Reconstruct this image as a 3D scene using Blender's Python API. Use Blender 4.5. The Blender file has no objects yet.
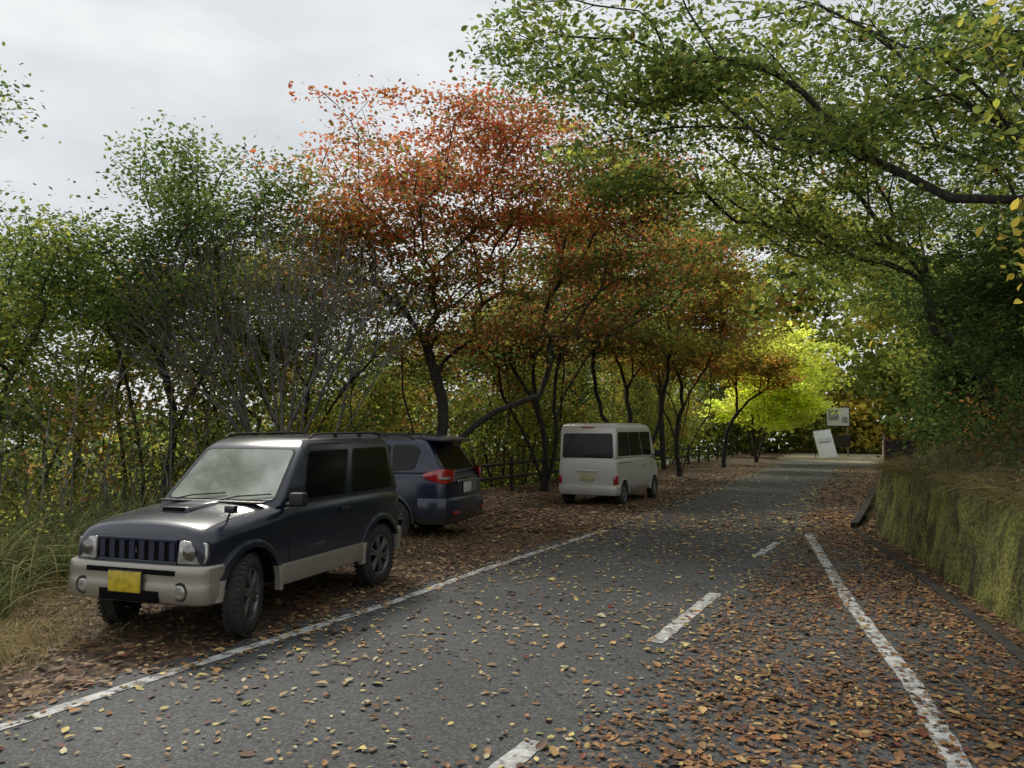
import bpy, bmesh, math, time
import numpy as np
from mathutils import Vector, Matrix
T0=time.time()
rng=np.random.default_rng(7)
S=bpy.context.scene
COL=S.collection

# ------------------------------------------------------------------ materials
def newmat(name):
    m=bpy.data.materials.new(name); m.use_nodes=True
    nt=m.node_tree; b=nt.nodes['Principled BSDF']
    return m,nt,b
def N(nt,t,**k):
    n=nt.nodes.new(t)
    for a,v in k.items(): setattr(n,a,v)
    return n
def mat(name,col,rough=.6,metal=0,spec=.5,coat=0,var=0,vscale=3,bump=0,bscale=30,detail=4,dirt_or_reflection=None):
    m,nt,b=newmat(name)
    b.inputs['Roughness'].default_value=rough; b.inputs['Metallic'].default_value=metal
    b.inputs['Specular IOR Level'].default_value=spec; b.inputs['Coat Weight'].default_value=coat
    b.inputs['Coat Roughness'].default_value=.04
    b.inputs['Base Color'].default_value=(*col,1)
    tc=N(nt,'ShaderNodeTexCoord')
    if var>0:
        no=N(nt,'ShaderNodeTexNoise'); no.inputs['Scale'].default_value=vscale; no.inputs['Detail'].default_value=detail
        nt.links.new(tc.outputs['Object'],no.inputs['Vector'])
        mx=N(nt,'ShaderNodeMix',data_type='RGBA')
        d=dirt_or_reflection if dirt_or_reflection else tuple(c*(1-var) for c in col)
        mx.inputs[6].default_value=(*col,1); mx.inputs[7].default_value=(*d,1)
        mr=N(nt,'ShaderNodeMapRange'); mr.inputs[1].default_value=.35; mr.inputs[2].default_value=.7
        nt.links.new(no.outputs['Fac'],mr.inputs[0]); nt.links.new(mr.outputs[0],mx.inputs[0])
        nt.links.new(mx.outputs[2],b.inputs['Base Color'])
    if bump>0:
        n2=N(nt,'ShaderNodeTexNoise'); n2.inputs['Scale'].default_value=bscale; n2.inputs['Detail'].default_value=5
        nt.links.new(tc.outputs['Object'],n2.inputs['Vector'])
        bp=N(nt,'ShaderNodeBump'); bp.inputs['Strength'].default_value=bump; bp.inputs['Distance'].default_value=.02
        nt.links.new(n2.outputs['Fac'],bp.inputs['Height']); nt.links.new(bp.outputs[0],b.inputs['Normal'])
    return m
def ramp(nt,stops,interp='LINEAR'):
    r=N(nt,'ShaderNodeValToRGB'); cr=r.color_ramp; cr.interpolation=interp
    while len(cr.elements)<len(stops): cr.elements.new(.5)
    for e,(p,c) in zip(cr.elements,stops): e.position=p; e.color=(*c,1)
    return r
def leafmat(name,trans=.35):
    m,nt,b=newmat(name); nt.nodes.remove(b)
    at=N(nt,'ShaderNodeAttribute',attribute_name='Col')
    df=N(nt,'ShaderNodeBsdfDiffuse'); nt.links.new(at.outputs['Color'],df.inputs['Color'])
    tr=N(nt,'ShaderNodeBsdfTranslucent'); mx=N(nt,'ShaderNodeMixShader'); mx.inputs[0].default_value=trans
    hs=N(nt,'ShaderNodeHueSaturation'); hs.inputs['Saturation'].default_value=1.05; hs.inputs['Value'].default_value=2.3
    nt.links.new(at.outputs['Color'],hs.inputs['Color']); nt.links.new(hs.outputs[0],tr.inputs['Color'])
    out=nt.nodes['Material Output']
    nt.links.new(df.outputs[0],mx.inputs[1]); nt.links.new(tr.outputs[0],mx.inputs[2]); nt.links.new(mx.outputs[0],out.inputs['Surface'])
    return m
M_leaf=leafmat('foliage_leaf',.5)
M_grass=leafmat('grass_blade',.25)
m,nt,b=newmat('fallen_leaf'); M_litter=m
at=N(nt,'ShaderNodeAttribute',attribute_name='Col'); nt.links.new(at.outputs['Color'],b.inputs['Base Color']); b.inputs['Roughness'].default_value=.6; b.inputs['Specular IOR Level'].default_value=.3
def barkmat(name,c1,c2):
    m,nt,b=newmat(name)
    tc=N(nt,'ShaderNodeTexCoord'); mp=N(nt,'ShaderNodeMapping'); mp.inputs['Scale'].default_value=(6,6,1.6)
    no=N(nt,'ShaderNodeTexNoise'); no.inputs['Scale'].default_value=4; no.inputs['Detail'].default_value=6
    nt.links.new(tc.outputs['Object'],mp.inputs[0]); nt.links.new(mp.outputs[0],no.inputs['Vector'])
    r=ramp(nt,[(.35,c1),(.65,c2)]); nt.links.new(no.outputs['Fac'],r.inputs[0]); nt.links.new(r.outputs[0],b.inputs['Base Color'])
    b.inputs['Roughness'].default_value=.9
    bp=N(nt,'ShaderNodeBump'); bp.inputs['Strength'].default_value=.5; bp.inputs['Distance'].default_value=.03
    nt.links.new(no.outputs['Fac'],bp.inputs['Height']); nt.links.new(bp.outputs[0],b.inputs['Normal'])
    return m
M_bark=barkmat('dark_bark',(.020,.017,.014),(.062,.054,.045))
M_barkg=barkmat('grey_bark',(.12,.11,.10),(.25,.24,.22))

# ------------------------------------------------------------------ object helpers
def empty(name,label,cat,loc=(0,0,0),rotz=0,group=None):
    e=bpy.data.objects.new(name,None); e.empty_display_size=.3; COL.objects.link(e)
    e.location=loc; e.rotation_euler=(0,0,rotz)
    e['label']=label; e['category']=cat
    if group: e['group']=group
    return e
def mkobj(name,me,parent=None,**props):
    o=bpy.data.objects.new(name,me); COL.objects.link(o)
    if parent: o.parent=parent
    for k,v in props.items(): o[k]=v
    return o
class MB:
    def __init__(s): s.v=[];s.f=[];s.m=[]
    def add(s,vs,fs,mi=0):
        o=len(s.v); s.v+= [tuple(v) for v in vs]
        for f in fs: s.f.append(tuple(i+o for i in f)); s.m.append(mi)
    def box(s,c,d,mi=0,R=None):
        vs=[]
        for x in(-.5,.5):
            for y in(-.5,.5):
                for z in(-.5,.5):
                    v=Vector((x*d[0],y*d[1],z*d[2]))
                    if R is not None: v=R@v
                    vs.append(v+Vector(c))
        s.add(vs,[(0,1,3,2),(4,6,7,5),(0,4,5,1),(2,3,7,6),(0,2,6,4),(1,5,7,3)],mi)
    def tube(s,pts,r,n=8,mi=0):
        pts=[Vector(p) for p in pts]; rr=r if isinstance(r,(list,tuple)) else [r]*len(pts)
        vs=[];fs=[]
        for i,p in enumerate(pts):
            d=(pts[min(i+1,len(pts)-1)]-pts[max(i-1,0)]).normalized()
            ref=Vector((0,0,1)) if abs(d.z)<.9 else Vector((1,0,0))
            u=d.cross(ref).normalized(); w=d.cross(u)
            for k in range(n):
                a=2*math.pi*k/n; vs.append(p+(u*math.cos(a)+w*math.sin(a))*rr[i])
        for i in range(len(pts)-1):
            for k in range(n):
                fs.append((i*n+k,i*n+(k+1)%n,(i+1)*n+(k+1)%n,(i+1)*n+k))
        fs.append(tuple(range(n))[::-1]); fs.append(tuple((len(pts)-1)*n+k for k in range(n)))
        s.add(vs,fs,mi)
    def disc_x(s,prof,c,n=24,mi=0,sx=1,sy=1):
        vs=[];fs=[];P=len(prof)
        for k in range(n):
            a=2*math.pi*k/n
            for r,d in prof: vs.append((c[0]+d,c[1]+r*math.cos(a)*sy,c[2]+r*math.sin(a)))
        for k in range(n):
            for i in range(P-1): fs.append((k*P+i,((k+1)%n)*P+i,((k+1)%n)*P+i+1,k*P+i+1))
        s.add(vs,fs,mi)
    def lathe_y(s,prof,c,n=36,mi=0,closed=True):
        vs=[];fs=[];P=len(prof)
        for k in range(n):
            a=2*math.pi*k/n
            for r,y in prof: vs.append((c[0]+r*math.cos(a),c[1]+y,c[2]+r*math.sin(a)))
        for k in range(n):
            k2=(k+1)%n
            for i in range(P if closed else P-1):
                j=(i+1)%P
                fs.append((k*P+i,k2*P+i,k2*P+j,k*P+j))
        s.add(vs,fs,mi)
    def panel(s,pts,off=.004,th=.006,r=.03,seg=4,mi=0,flip=False,grow=0):
        pts=[Vector(p) for p in pts]
        c=sum(pts,Vector())/len(pts)
        if grow:
            pts=[p+(p-c).normalized()*grow for p in pts]
        nrm=Vector()
        for i in range(len(pts)):
            nrm+= (pts[i]-c).cross(pts[(i+1)%len(pts)]-c)
        nrm.normalize()
        if flip: nrm=-nrm
        out=[]
        L=len(pts)
        for i in range(L):
            p=pts[i]; a=pts[i-1]; b=pts[(i+1)%L]
            ra=min(r,(a-p).length*.45); rb=min(r,(b-p).length*.45)
            A=p+(a-p).normalized()*ra; B=p+(b-p).normalized()*rb
            for k in range(seg+1):
                t=k/seg; out.append(A*(1-t)**2+p*2*t*(1-t)+B*t*t)
        n=len(out)
        vs=[q+nrm*(off-th) for q in out]+[q+nrm*off for q in out]
        fs=[tuple(range(n,2*n))]
        for i in range(n): fs.append((i,(i+1)%n,n+(i+1)%n,n+i))
        s.add(vs,fs,mi)
    def sweep(s,path,sec,mi=0):
        n=len(path);k=len(sec);vs=[];fs=[]
        for i,(x,y) in enumerate(path):
            a=path[max(i-1,0)];b=path[min(i+1,n-1)]
            tx,ty=b[0]-a[0],b[1]-a[1];l=math.hypot(tx,ty);nx,ny=-ty/l,tx/l
            for d,z in sec: vs.append((x+nx*d,y+ny*d,z))
        for i in range(n-1):
            for j in range(k):
                j2=(j+1)%k; fs.append((i*k+j,i*k+j2,(i+1)*k+j2,(i+1)*k+j))
        fs.append(tuple(range(k))); fs.append(tuple((n-1)*k+j for j in range(k))[::-1])
        s.add(vs,fs,mi)
    def arch(s,cx,cz,y,side,r0,r1,th,mi=0,a0=-12,a1=192,n=22):
        vs=[];fs=[]
        for i in range(n+1):
            a=math.radians(a0+(a1-a0)*i/n);c,sn=math.cos(a),math.sin(a)
            for r,yy in((r0,y-.03),(r1,y-.03),(r1-.006,y+th*.5),(r1-.03,y+th),(r0,y+th)):
                vs.append((cx+r*c,side*yy,cz+r*sn))
        for i in range(n):
            for j in range(5):
                j2=(j+1)%5; fs.append((i*5+j,i*5+j2,(i+1)*5+j2,(i+1)*5+j))
        fs.append((0,1,2,3,4)); fs.append(tuple(n*5+j for j in(4,3,2,1,0)))
        s.add(vs,fs,mi)
    def mesh(s,name,mats,bevel=0,seg=2,sharp=35,bang=30):
        me=bpy.data.meshes.new(name); bm=bmesh.new()
        vv=[bm.verts.new(v) for v in s.v]
        for f,mi in zip(s.f,s.m):
            try:
                q=bm.faces.new([vv[i] for i in f]); q.material_index=mi; q.smooth=True
            except ValueError: pass
        bmesh.ops.recalc_face_normals(bm,faces=bm.faces[:])
        if bevel>0:
            es=[e for e in bm.edges if len(e.link_faces)==2 and e.calc_face_angle(0)>math.radians(bang)]
            r=bmesh.ops.bevel(bm,geom=es,offset=bevel,segments=seg,profile=.5,affect='EDGES',clamp_overlap=True)
            for f in bm.faces: f.smooth=True
        bm.to_mesh(me); bm.free()
        for m in mats: me.materials.append(m)
        me.set_sharp_from_angle(angle=math.radians(sharp))
        return me
    def build(s,name,mats,parent=None,bevel=0,seg=2,sharp=35,**props):
        return mkobj(name,s.mesh(name,mats,bevel,seg,sharp),parent,**props)
def np_mesh(name,verts,faces,mats,colors=None,smooth=False):
    me=bpy.data.meshes.new(name)
    F,k=faces.shape
    me.vertices.add(len(verts)); me.vertices.foreach_set('co',np.ascontiguousarray(verts,dtype=np.float32).ravel())
    me.loops.add(F*k); me.loops.foreach_set('vertex_index',np.ascontiguousarray(faces,dtype=np.int32).ravel())
    me.polygons.add(F); me.polygons.foreach_set('loop_start',np.arange(0,F*k,k,dtype=np.int32))
    if smooth: me.polygons.foreach_set('use_smooth',np.ones(F,dtype=bool))
    me.update(calc_edges=True)
    if colors is not None:
        at=me.color_attributes.new('Col','FLOAT_COLOR','POINT')
        c=np.ones((len(verts),4),dtype=np.float32); c[:,:3]=colors
        at.data.foreach_set('color',c.ravel())
    for m in mats: me.materials.append(m)
    return me
def unit(a): return a/np.maximum(np.linalg.norm(a,axis=-1,keepdims=True),1e-9)
def leaf_mesh(name,c,nrm,size,col,m,six=False,aspect=.7,r=rng,curl=(-.05,.28)):
    n=len(c); t=unit(np.cross(nrm,r.normal(size=(n,3)))); b=np.cross(nrm,t); s=size[:,None]
    if six:
        cu=(r.uniform(curl[0],curl[1],(n,1)))*s*nrm
        w=aspect*s
        V=np.stack([c-t*s*.5, c-t*s*.2+b*w*.42+cu, c+t*s*.18+b*w*.38+cu, c+t*s*.6+cu*.6, c+t*s*.18-b*w*.38+cu, c-t*s*.2-b*w*.42+cu],1)
        base=np.arange(n)[:,None]*6
        F=np.concatenate([base+np.array([[0,1,2,3]]),base+np.array([[0,3,4,5]])],0); k=6
    else:
        V=np.stack([c-t*s*.5,c+b*s*aspect*.5,c+t*s*.55,c-b*s*aspect*.5],1)
        F=np.arange(n)[:,None]*4+np.array([[0,1,2,3]]); k=4
    return np_mesh(name,V.reshape(-1,3),F,[m],np.repeat(col,k,axis=0))
def pick(pal,n,r=rng,jit=.18):
    cols=np.array([p[0] for p in pal]);w=np.array([p[1] for p in pal],float);w/=w.sum()
    c=cols[r.choice(len(pal),n,p=w)]
    return np.clip(c*(1+r.normal(0,jit,(n,1))),.003,1)

# ------------------------------------------------------------------ layout curves (X as function of Y)
LY=[-6,0,4.6,5.84,7.9,9.6,13.46,22.6,33.8,48,62,90]
LX=[-8.1,-5.3,-2.99,-2.33,-1.19,-.40,1.61,5.9,11.1,17.6,24,36]
KY=[-6,0,5.84,8.53,13.6,16,22.6,33.8,48,62,90]
KX=[.5,2.15,3.79,4.58,5.92,7.2,10.3,16.2,24.0,31,45]
CY=[-6,0,4.1,6.44,8.28,10.64,12.04,22,48]; CX=[-5.2,-2.1,-.06,1.2,2.15,3.37,4.16,8.4,20.8]
RY=[-8,0,6.69,13.6,16,20.6,24,34,50,62,90]; RX=[.2,2.47,4.38,6.36,7.6,10.2,12.3,17.6,27.5,36,52]
def Lf(y): return np.interp(y,LY,LX)
def Kf(y): return np.interp(y,KY,KX)
def Cf(y): return np.interp(y,CY,CX)
def Rf(y): return np.interp(y,RY,RX)
def Ff(y): return -.9+.52*(y-20)
def sm(x,a,b):
    t=np.clip((x-a)/(b-a),0,1); return t*t*(3-2*t)
def wob(x,y):
    return (np.sin(x*1.7+y*.9)+np.sin(x*.8-y*1.9+1)+np.sin(x*3.1+y*2.7+2)*.5)/2.5
def ground_z(x,y):
    s=(Ff(y)-x)*.887
    z=-16*sm(s,.9,36)-.35*np.clip(s-.9,0,6)*.6
    side=np.maximum(Lf(y)-.5-x,0)
    z=z+np.clip(side,0,1)*(.035+.045*wob(x,y))
    return z
def hill_z(x,y):
    t=x-Rf(y)
    k=sm(y,13.4,15.0)
    h0=1.13*(1-k)
    tt=np.maximum(t-.28*(1-k),0)
    s1=.28+.35*k
    z=h0+np.where(tt<2.4,s1*tt,s1*2.4+.6*(tt-2.4))
    z=np.minimum(z,8+.1*tt)+(.10*wob(x*1.3,y*1.3)+.05*wob(x*4,y*4))*np.clip(tt*2,0,1)
    return z

# ------------------------------------------------------------------ ground / road
def soilmat(name,stops,mixc):
    m,nt,b=newmat(name)
    tc=N(nt,'ShaderNodeTexCoord')
    vo=N(nt,'ShaderNodeTexVoronoi'); vo.inputs['Scale'].default_value=17
    nt.links.new(tc.outputs['Object'],vo.inputs['Vector'])
    sp=N(nt,'ShaderNodeSeparateColor'); nt.links.new(vo.outputs['Color'],sp.inputs[0])
    r=ramp(nt,stops); nt.links.new(sp.outputs[0],r.inputs[0])
    no=N(nt,'ShaderNodeTexNoise'); no.inputs['Scale'].default_value=.9; no.inputs['Detail'].default_value=5
    nt.links.new(tc.outputs['Object'],no.inputs['Vector'])
    mx=N(nt,'ShaderNodeMix',data_type='RGBA'); mx.inputs[7].default_value=(*mixc,1)
    mr=N(nt,'ShaderNodeMapRange'); mr.inputs[1].default_value=.45; mr.inputs[2].default_value=.65; mr.inputs[4].default_value=.85
    nt.links.new(no.outputs['Fac'],mr.inputs[0]); nt.links.new(mr.outputs[0],mx.inputs[0]); nt.links.new(r.outputs[0],mx.inputs[6])
    nt.links.new(mx.outputs[2],b.inputs['Base Color']); b.inputs['Roughness'].default_value=.9
    bp=N(nt,'ShaderNodeBump'); bp.inputs['Strength'].default_value=.8; bp.inputs['Distance'].default_value=.03
    nt.links.new(sp.outputs[1],bp.inputs['Height']); nt.links.new(bp.outputs[0],b.inputs['Normal'])
    return m
M_soil=soilmat('leaf_litter_soil',[(0,(.025,.017,.012)),(.35,(.06,.036,.022)),(.6,(.11,.06,.032)),(.8,(.17,.10,.05)),(1,(.25,.16,.07))],(.05,.04,.022))
M_bank=soilmat('dark_bank_soil',[(0,(.014,.013,.008)),(.4,(.035,.032,.016)),(.75,(.06,.05,.022)),(1,(.11,.09,.04))],(.026,.038,.013))

xs=np.concatenate([[-600,-300,-150,-90,-60,-45,-35],np.arange(-28,40,.5),[42,50,60,80,120,250,600]])
ys=np.concatenate([[-300,-100,-40,-15],np.arange(-8,62,.5),[65,72,80,95,120,180,300,700]])
X,Y=np.meshgrid(xs,ys); Z=ground_z(X,Y)
nx,ny=len(xs),len(ys)
idx=np.arange(nx*ny).reshape(ny,nx)
F=np.stack([idx[:-1,:-1],idx[:-1,1:],idx[1:,1:],idx[1:,:-1]],-1).reshape(-1,4)
gme=np_mesh('ground',np.stack([X,Y,Z],-1).reshape(-1,3),F,[M_soil,M_bank],smooth=True)
cx_=((X[:-1,:-1]+X[1:,1:])/2).ravel();cy_=((Y[:-1,:-1]+Y[1:,1:])/2).ravel()
gme.polygons.foreach_set('material_index',((Ff(cy_)-cx_>1.2)|(cy_>62)).astype(np.int32))
mkobj('ground',gme,kind='structure')

m,nt,b=newmat('asphalt'); M_asph=m
tc=N(nt,'ShaderNodeTexCoord')
n1=N(nt,'ShaderNodeTexNoise'); n1.inputs['Scale'].default_value=.55; n1.inputs['Detail'].default_value=6
n2=N(nt,'ShaderNodeTexVoronoi'); n2.inputs['Scale'].default_value=75
for q in(n1,n2): nt.links.new(tc.outputs['Object'],q.inputs['Vector'])
r1=ramp(nt,[(.3,(.040,.042,.044)),(.55,(.062,.065,.067)),(.75,(.090,.092,.093))]); nt.links.new(n1.outputs['Fac'],r1.inputs[0])
s2=N(nt,'ShaderNodeSeparateColor'); nt.links.new(n2.outputs['Color'],s2.inputs[0])
r2=ramp(nt,[(0,(.45,.45,.45)),(.6,(1,1,1)),(1,(1.9,1.9,1.85))]); nt.links.new(s2.outputs[0],r2.inputs[0])
mm=N(nt,'ShaderNodeMix',data_type='RGBA',blend_type='MULTIPLY'); mm.inputs[0].default_value=1
nt.links.new(r1.outputs[0],mm.inputs[6]); nt.links.new(r2.outputs[0],mm.inputs[7]); nt.links.new(mm.outputs[2],b.inputs['Base Color'])
b.inputs['Roughness'].default_value=.72
bp=N(nt,'ShaderNodeBump'); bp.inputs['Strength'].default_value=.6; bp.inputs['Distance'].default_value=.008
nt.links.new(s2.outputs[0],bp.inputs['Height']); nt.links.new(bp.outputs[0],b.inputs['Normal'])
yy=np.arange(-6,49,.5); un=np.linspace(0,1,9)
rx=(Lf(yy)-.28+.05*np.sin(yy*3.1)+.04*np.sin(yy*7.7))[:,None]*(1-un)+(Kf(yy)+.02)[:,None]*un
V=np.stack([rx,np.repeat(yy[:,None],9,1),np.full_like(rx,.012)],-1)
idx=np.arange(len(yy)*9).reshape(-1,9)
F=np.stack([idx[:-1,:-1],idx[:-1,1:],idx[1:,1:],idx[1:,:-1]],-1).reshape(-1,4)
mkobj('road',np_mesh('road',V.reshape(-1,3),F,[M_asph]),kind='structure')
M_clear=mat('sunlit_leaf_ground',(.44,.37,.25),.9,var=.5,vscale=1.5,bump=.5,bscale=8)  # pale colour paints the sunlight on leaf covered ground
n=48;a=np.linspace(0,2*math.pi,n,endpoint=False)
vx=22.0+7.0*np.cos(a)*(1+.1*np.sin(3*a));vy=47.8+9.2*np.sin(a)*(1+.12*np.cos(4*a))
mb=MB();mb.add([(x,y,.018) for x,y in zip(vx,vy)],[tuple(range(n))]);mb.build('clearing',[M_clear],kind='structure')

m,nt,b=newmat('worn_road_paint'); M_paint=m
tc=N(nt,'ShaderNodeTexCoord'); n1=N(nt,'ShaderNodeTexNoise'); n1.inputs['Scale'].default_value=9; n1.inputs['Detail'].default_value=8; n1.inputs['Roughness'].default_value=.75
nt.links.new(tc.outputs['Object'],n1.inputs['Vector'])
r1=ramp(nt,[(.40,(.09,.09,.09)),(.47,(.34,.34,.33)),(.60,(.60,.60,.58))]); nt.links.new(n1.outputs['Fac'],r1.inputs[0]); nt.links.new(r1.outputs[0],b.inputs['Base Color'])
b.inputs['Roughness'].default_value=.7
def strip(name,pts,w):
    pts=np.array(pts,float); seg=[]
    for i in range(len(pts)-1):
        n=max(2,int(np.linalg.norm(pts[i+1]-pts[i])/.12))
        for k in range(n): seg.append(pts[i]+(pts[i+1]-pts[i])*k/n)
    seg.append(pts[-1]); P=np.array(seg); T=unit(np.gradient(P,axis=0)); Nn=np.stack([-T[:,1],T[:,0]],1)
    e1=w/2+rng.uniform(-.012,.006,len(P)); e2=w/2+rng.uniform(-.012,.006,len(P))
    A=P+Nn*e1[:,None]; B=P-Nn*e2[:,None]
    V=np.zeros((len(P)*2,3)); V[0::2,:2]=A; V[1::2,:2]=B; V[:,2]=.017
    i=np.arange(len(P)-1)[:,None]*2
    return mkobj(name,np_mesh(name,V,i+np.array([[0,1,3,2]]),[M_paint]),kind='structure')
EPT=[(.6,0),(2.32,4.10),(2.75,5.39),(3.39,7.81),(4.95,12.95)]
strip('road_edge_marking',[(x,y) for x,y in zip(LX[:8],LY[:8]) if y<14],.12)
strip('road_edge_marking',EPT,.135)
strip('road_centre_marking',[(-.8,2.7),(.14,4.40)],.14)
strip('road_centre_marking',[(1.17,6.40),(2.17,8.30)],.14)
strip('road_centre_marking',[(3.37,10.7),(4.1,12.0)],.12)

ts=np.array([.0,.28,.5,.8,1.2,1.7,2.2,3,4,5,6.5,8,10,13,17,22,30,45])
hy=np.arange(-8,90,.4)
HX=Rf(hy)[:,None]+ts[None,:]; HY=np.repeat(hy[:,None],len(ts),1); HZ=hill_z(HX,HY)
k=sm(hy,13.4,15.0); HX[:,0]+=.26*(1-k); HZ[:,0]=-.05
idx=np.arange(HX.size).reshape(HX.shape)
F=np.stack([idx[:-1,:-1],idx[:-1,1:],idx[1:,1:],idx[1:,:-1]],-1).reshape(-1,4)
mkobj('hill',np_mesh('hill',np.stack([HX,HY,HZ],-1).reshape(-1,3),F,[M_bank],smooth=True),kind='structure')

# ------------------------------------------------------------------ mossy wall
m,nt,b=newmat('mossy_stone'); M_moss=m
tc=N(nt,'ShaderNodeTexCoord')
n1=N(nt,'ShaderNodeTexNoise'); n1.inputs['Scale'].default_value=1.7; n1.inputs['Detail'].default_value=10; n1.inputs['Roughness'].default_value=.75
mp=N(nt,'ShaderNodeMapping'); mp.inputs['Scale'].default_value=(2.4,2.4,.7)
n2=N(nt,'ShaderNodeTexNoise'); n2.inputs['Scale'].default_value=1.8; n2.inputs['Detail'].default_value=9; n2.inputs['Roughness'].default_value=.72
n3=N(nt,'ShaderNodeTexNoise'); n3.inputs['Scale'].default_value=24; n3.inputs['Detail'].default_value=7
nt.links.new(tc.outputs['Object'],n1.inputs['Vector']); nt.links.new(tc.outputs['Object'],mp.inputs[0]); nt.links.new(mp.outputs[0],n2.inputs['Vector']); nt.links.new(tc.outputs['Object'],n3.inputs['Vector'])
r1=ramp(nt,[(.32,(.045,.04,.024)),(.42,(.085,.09,.026)),(.52,(.155,.16,.034)),(.66,(.25,.24,.055))]); nt.links.new(n1.outputs['Fac'],r1.inputs[0])
r2=ramp(nt,[(.40,(.22,.19,.19)),(.50,(1,1,1))]); nt.links.new(n2.outputs['Fac'],r2.inputs[0])
mm=N(nt,'ShaderNodeMix',data_type='RGBA',blend_type='MULTIPLY'); mm.inputs[0].default_value=.88
nt.links.new(r1.outputs[0],mm.inputs[6]); nt.links.new(r2.outputs[0],mm.inputs[7])
r3=ramp(nt,[(.38,(.5,.5,.46)),(.6,(1.25,1.25,1.2))]); nt.links.new(n3.outputs['Fac'],r3.inputs[0])
m3=N(nt,'ShaderNodeMix',data_type='RGBA',blend_type='MULTIPLY'); m3.inputs[0].default_value=1
nt.links.new(mm.outputs[2],m3.inputs[6]); nt.links.new(r3.outputs[0],m3.inputs[7])
nt.links.new(m3.outputs[2],b.inputs['Base Color']); b.inputs['Roughness'].default_value=.95
bp=N(nt,'ShaderNodeBump'); bp.inputs['Strength'].default_value=1; bp.inputs['Distance'].default_value=.04
nt.links.new(n3.outputs['Fac'],bp.inputs['Height']); nt.links.new(bp.outputs[0],b.inputs['Normal'])
wy=np.arange(-6,13.85,.07); wz=np.array([-.05,.0,.08,.16,.24,.32,.4,.48,.56,.64,.72,.8,.88,.94,1.0,1.06,1.11,1.14,1.15,1.13])
wo=np.interp(wz,[0,.9,1.06,1.15],[0,.12,.17,.26]); wo[-2:]=(.33,.42)
WX=Rf(wy)[:,None]+wo[None,:]; WY=np.repeat(wy[:,None],len(wz),1); WZ=np.repeat(wz[None,:],len(wy),0)
WX=WX+.04*wob(WY*2.3,WZ*3.1)+.02*np.sin(WY*9+WZ*5)*np.sin(WZ*11+WY*3)+rng.normal(0,.004,WX.shape)
WZ[:,1:]+= (.07*wob(WY*1.3,WY*.8)+.03*np.sin(WY*7)+rng.normal(0,.006,WX.shape))[:,1:]*np.clip(WZ[:,1:],0,1)
idx=np.arange(WX.size).reshape(WX.shape)
F=np.stack([idx[:-1,:-1],idx[:-1,1:],idx[1:,1:],idx[1:,:-1]],-1).reshape(-1,4)
wme=np_mesh('retaining_wall',np.stack([WX,WY,WZ],-1).reshape(-1,3),F,[M_moss],smooth=True)
bm=bmesh.new(); bm.from_mesh(wme)
bm.verts.ensure_lookup_table()
bm.faces.new([bm.verts[i] for i in idx[-1]]); bm.to_mesh(wme); bm.free()
mkobj('retaining_wall',wme,label='low retaining wall covered in yellow green moss',category='wall')

M_conc=mat('weathered_concrete',(.05,.045,.038),.9,var=.7,vscale=4,bump=.5,bscale=40)
M_darkc=mat('dark_concrete',(.012,.012,.011),.8,var=.4,vscale=3,bump=.5)  # near black concrete with a mottled tone
mb=MB(); P=[(float(Kf(y)),float(y)) for y in np.arange(-5,13.7,.45)]
mb.sweep(P,[(0,-.03),(0,.035),(.012,.045),(.09,.045),(.10,.035),(.10,-.03)])
mb.v=[(x+.12,y,z) for x,y,z in mb.v]
mb.build('kerb',[M_conc],label='low weathered concrete kerb along the road gutter',category='kerb')
mb=MB(); n=20
for i in range(n+1):
    t=i/n; y=13.7+(23.6-13.7)*t; x=5.98+(11.35-5.98)*t; h=.11+.26*sm(t,0,.7)
    mb.v+=[(x,y,-.03),(x,y,h),(x+.12,y-.04,h+.012),(x+.12,y-.04,-.03)]
for i in range(n):
    for j in range(4):
        j2=(j+1)%4; mb.f.append((i*4+j,i*4+j2,(i+1)*4+j2,(i+1)*4+j)); mb.m.append(0)
mb.f+=[(0,1,2,3),(n*4+3,n*4+2,n*4+1,n*4)]; mb.m+=[0,0]
mb.build('low_wall',[M_darkc],label='long low dark concrete edging wall along the bank',category='wall')

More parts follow.
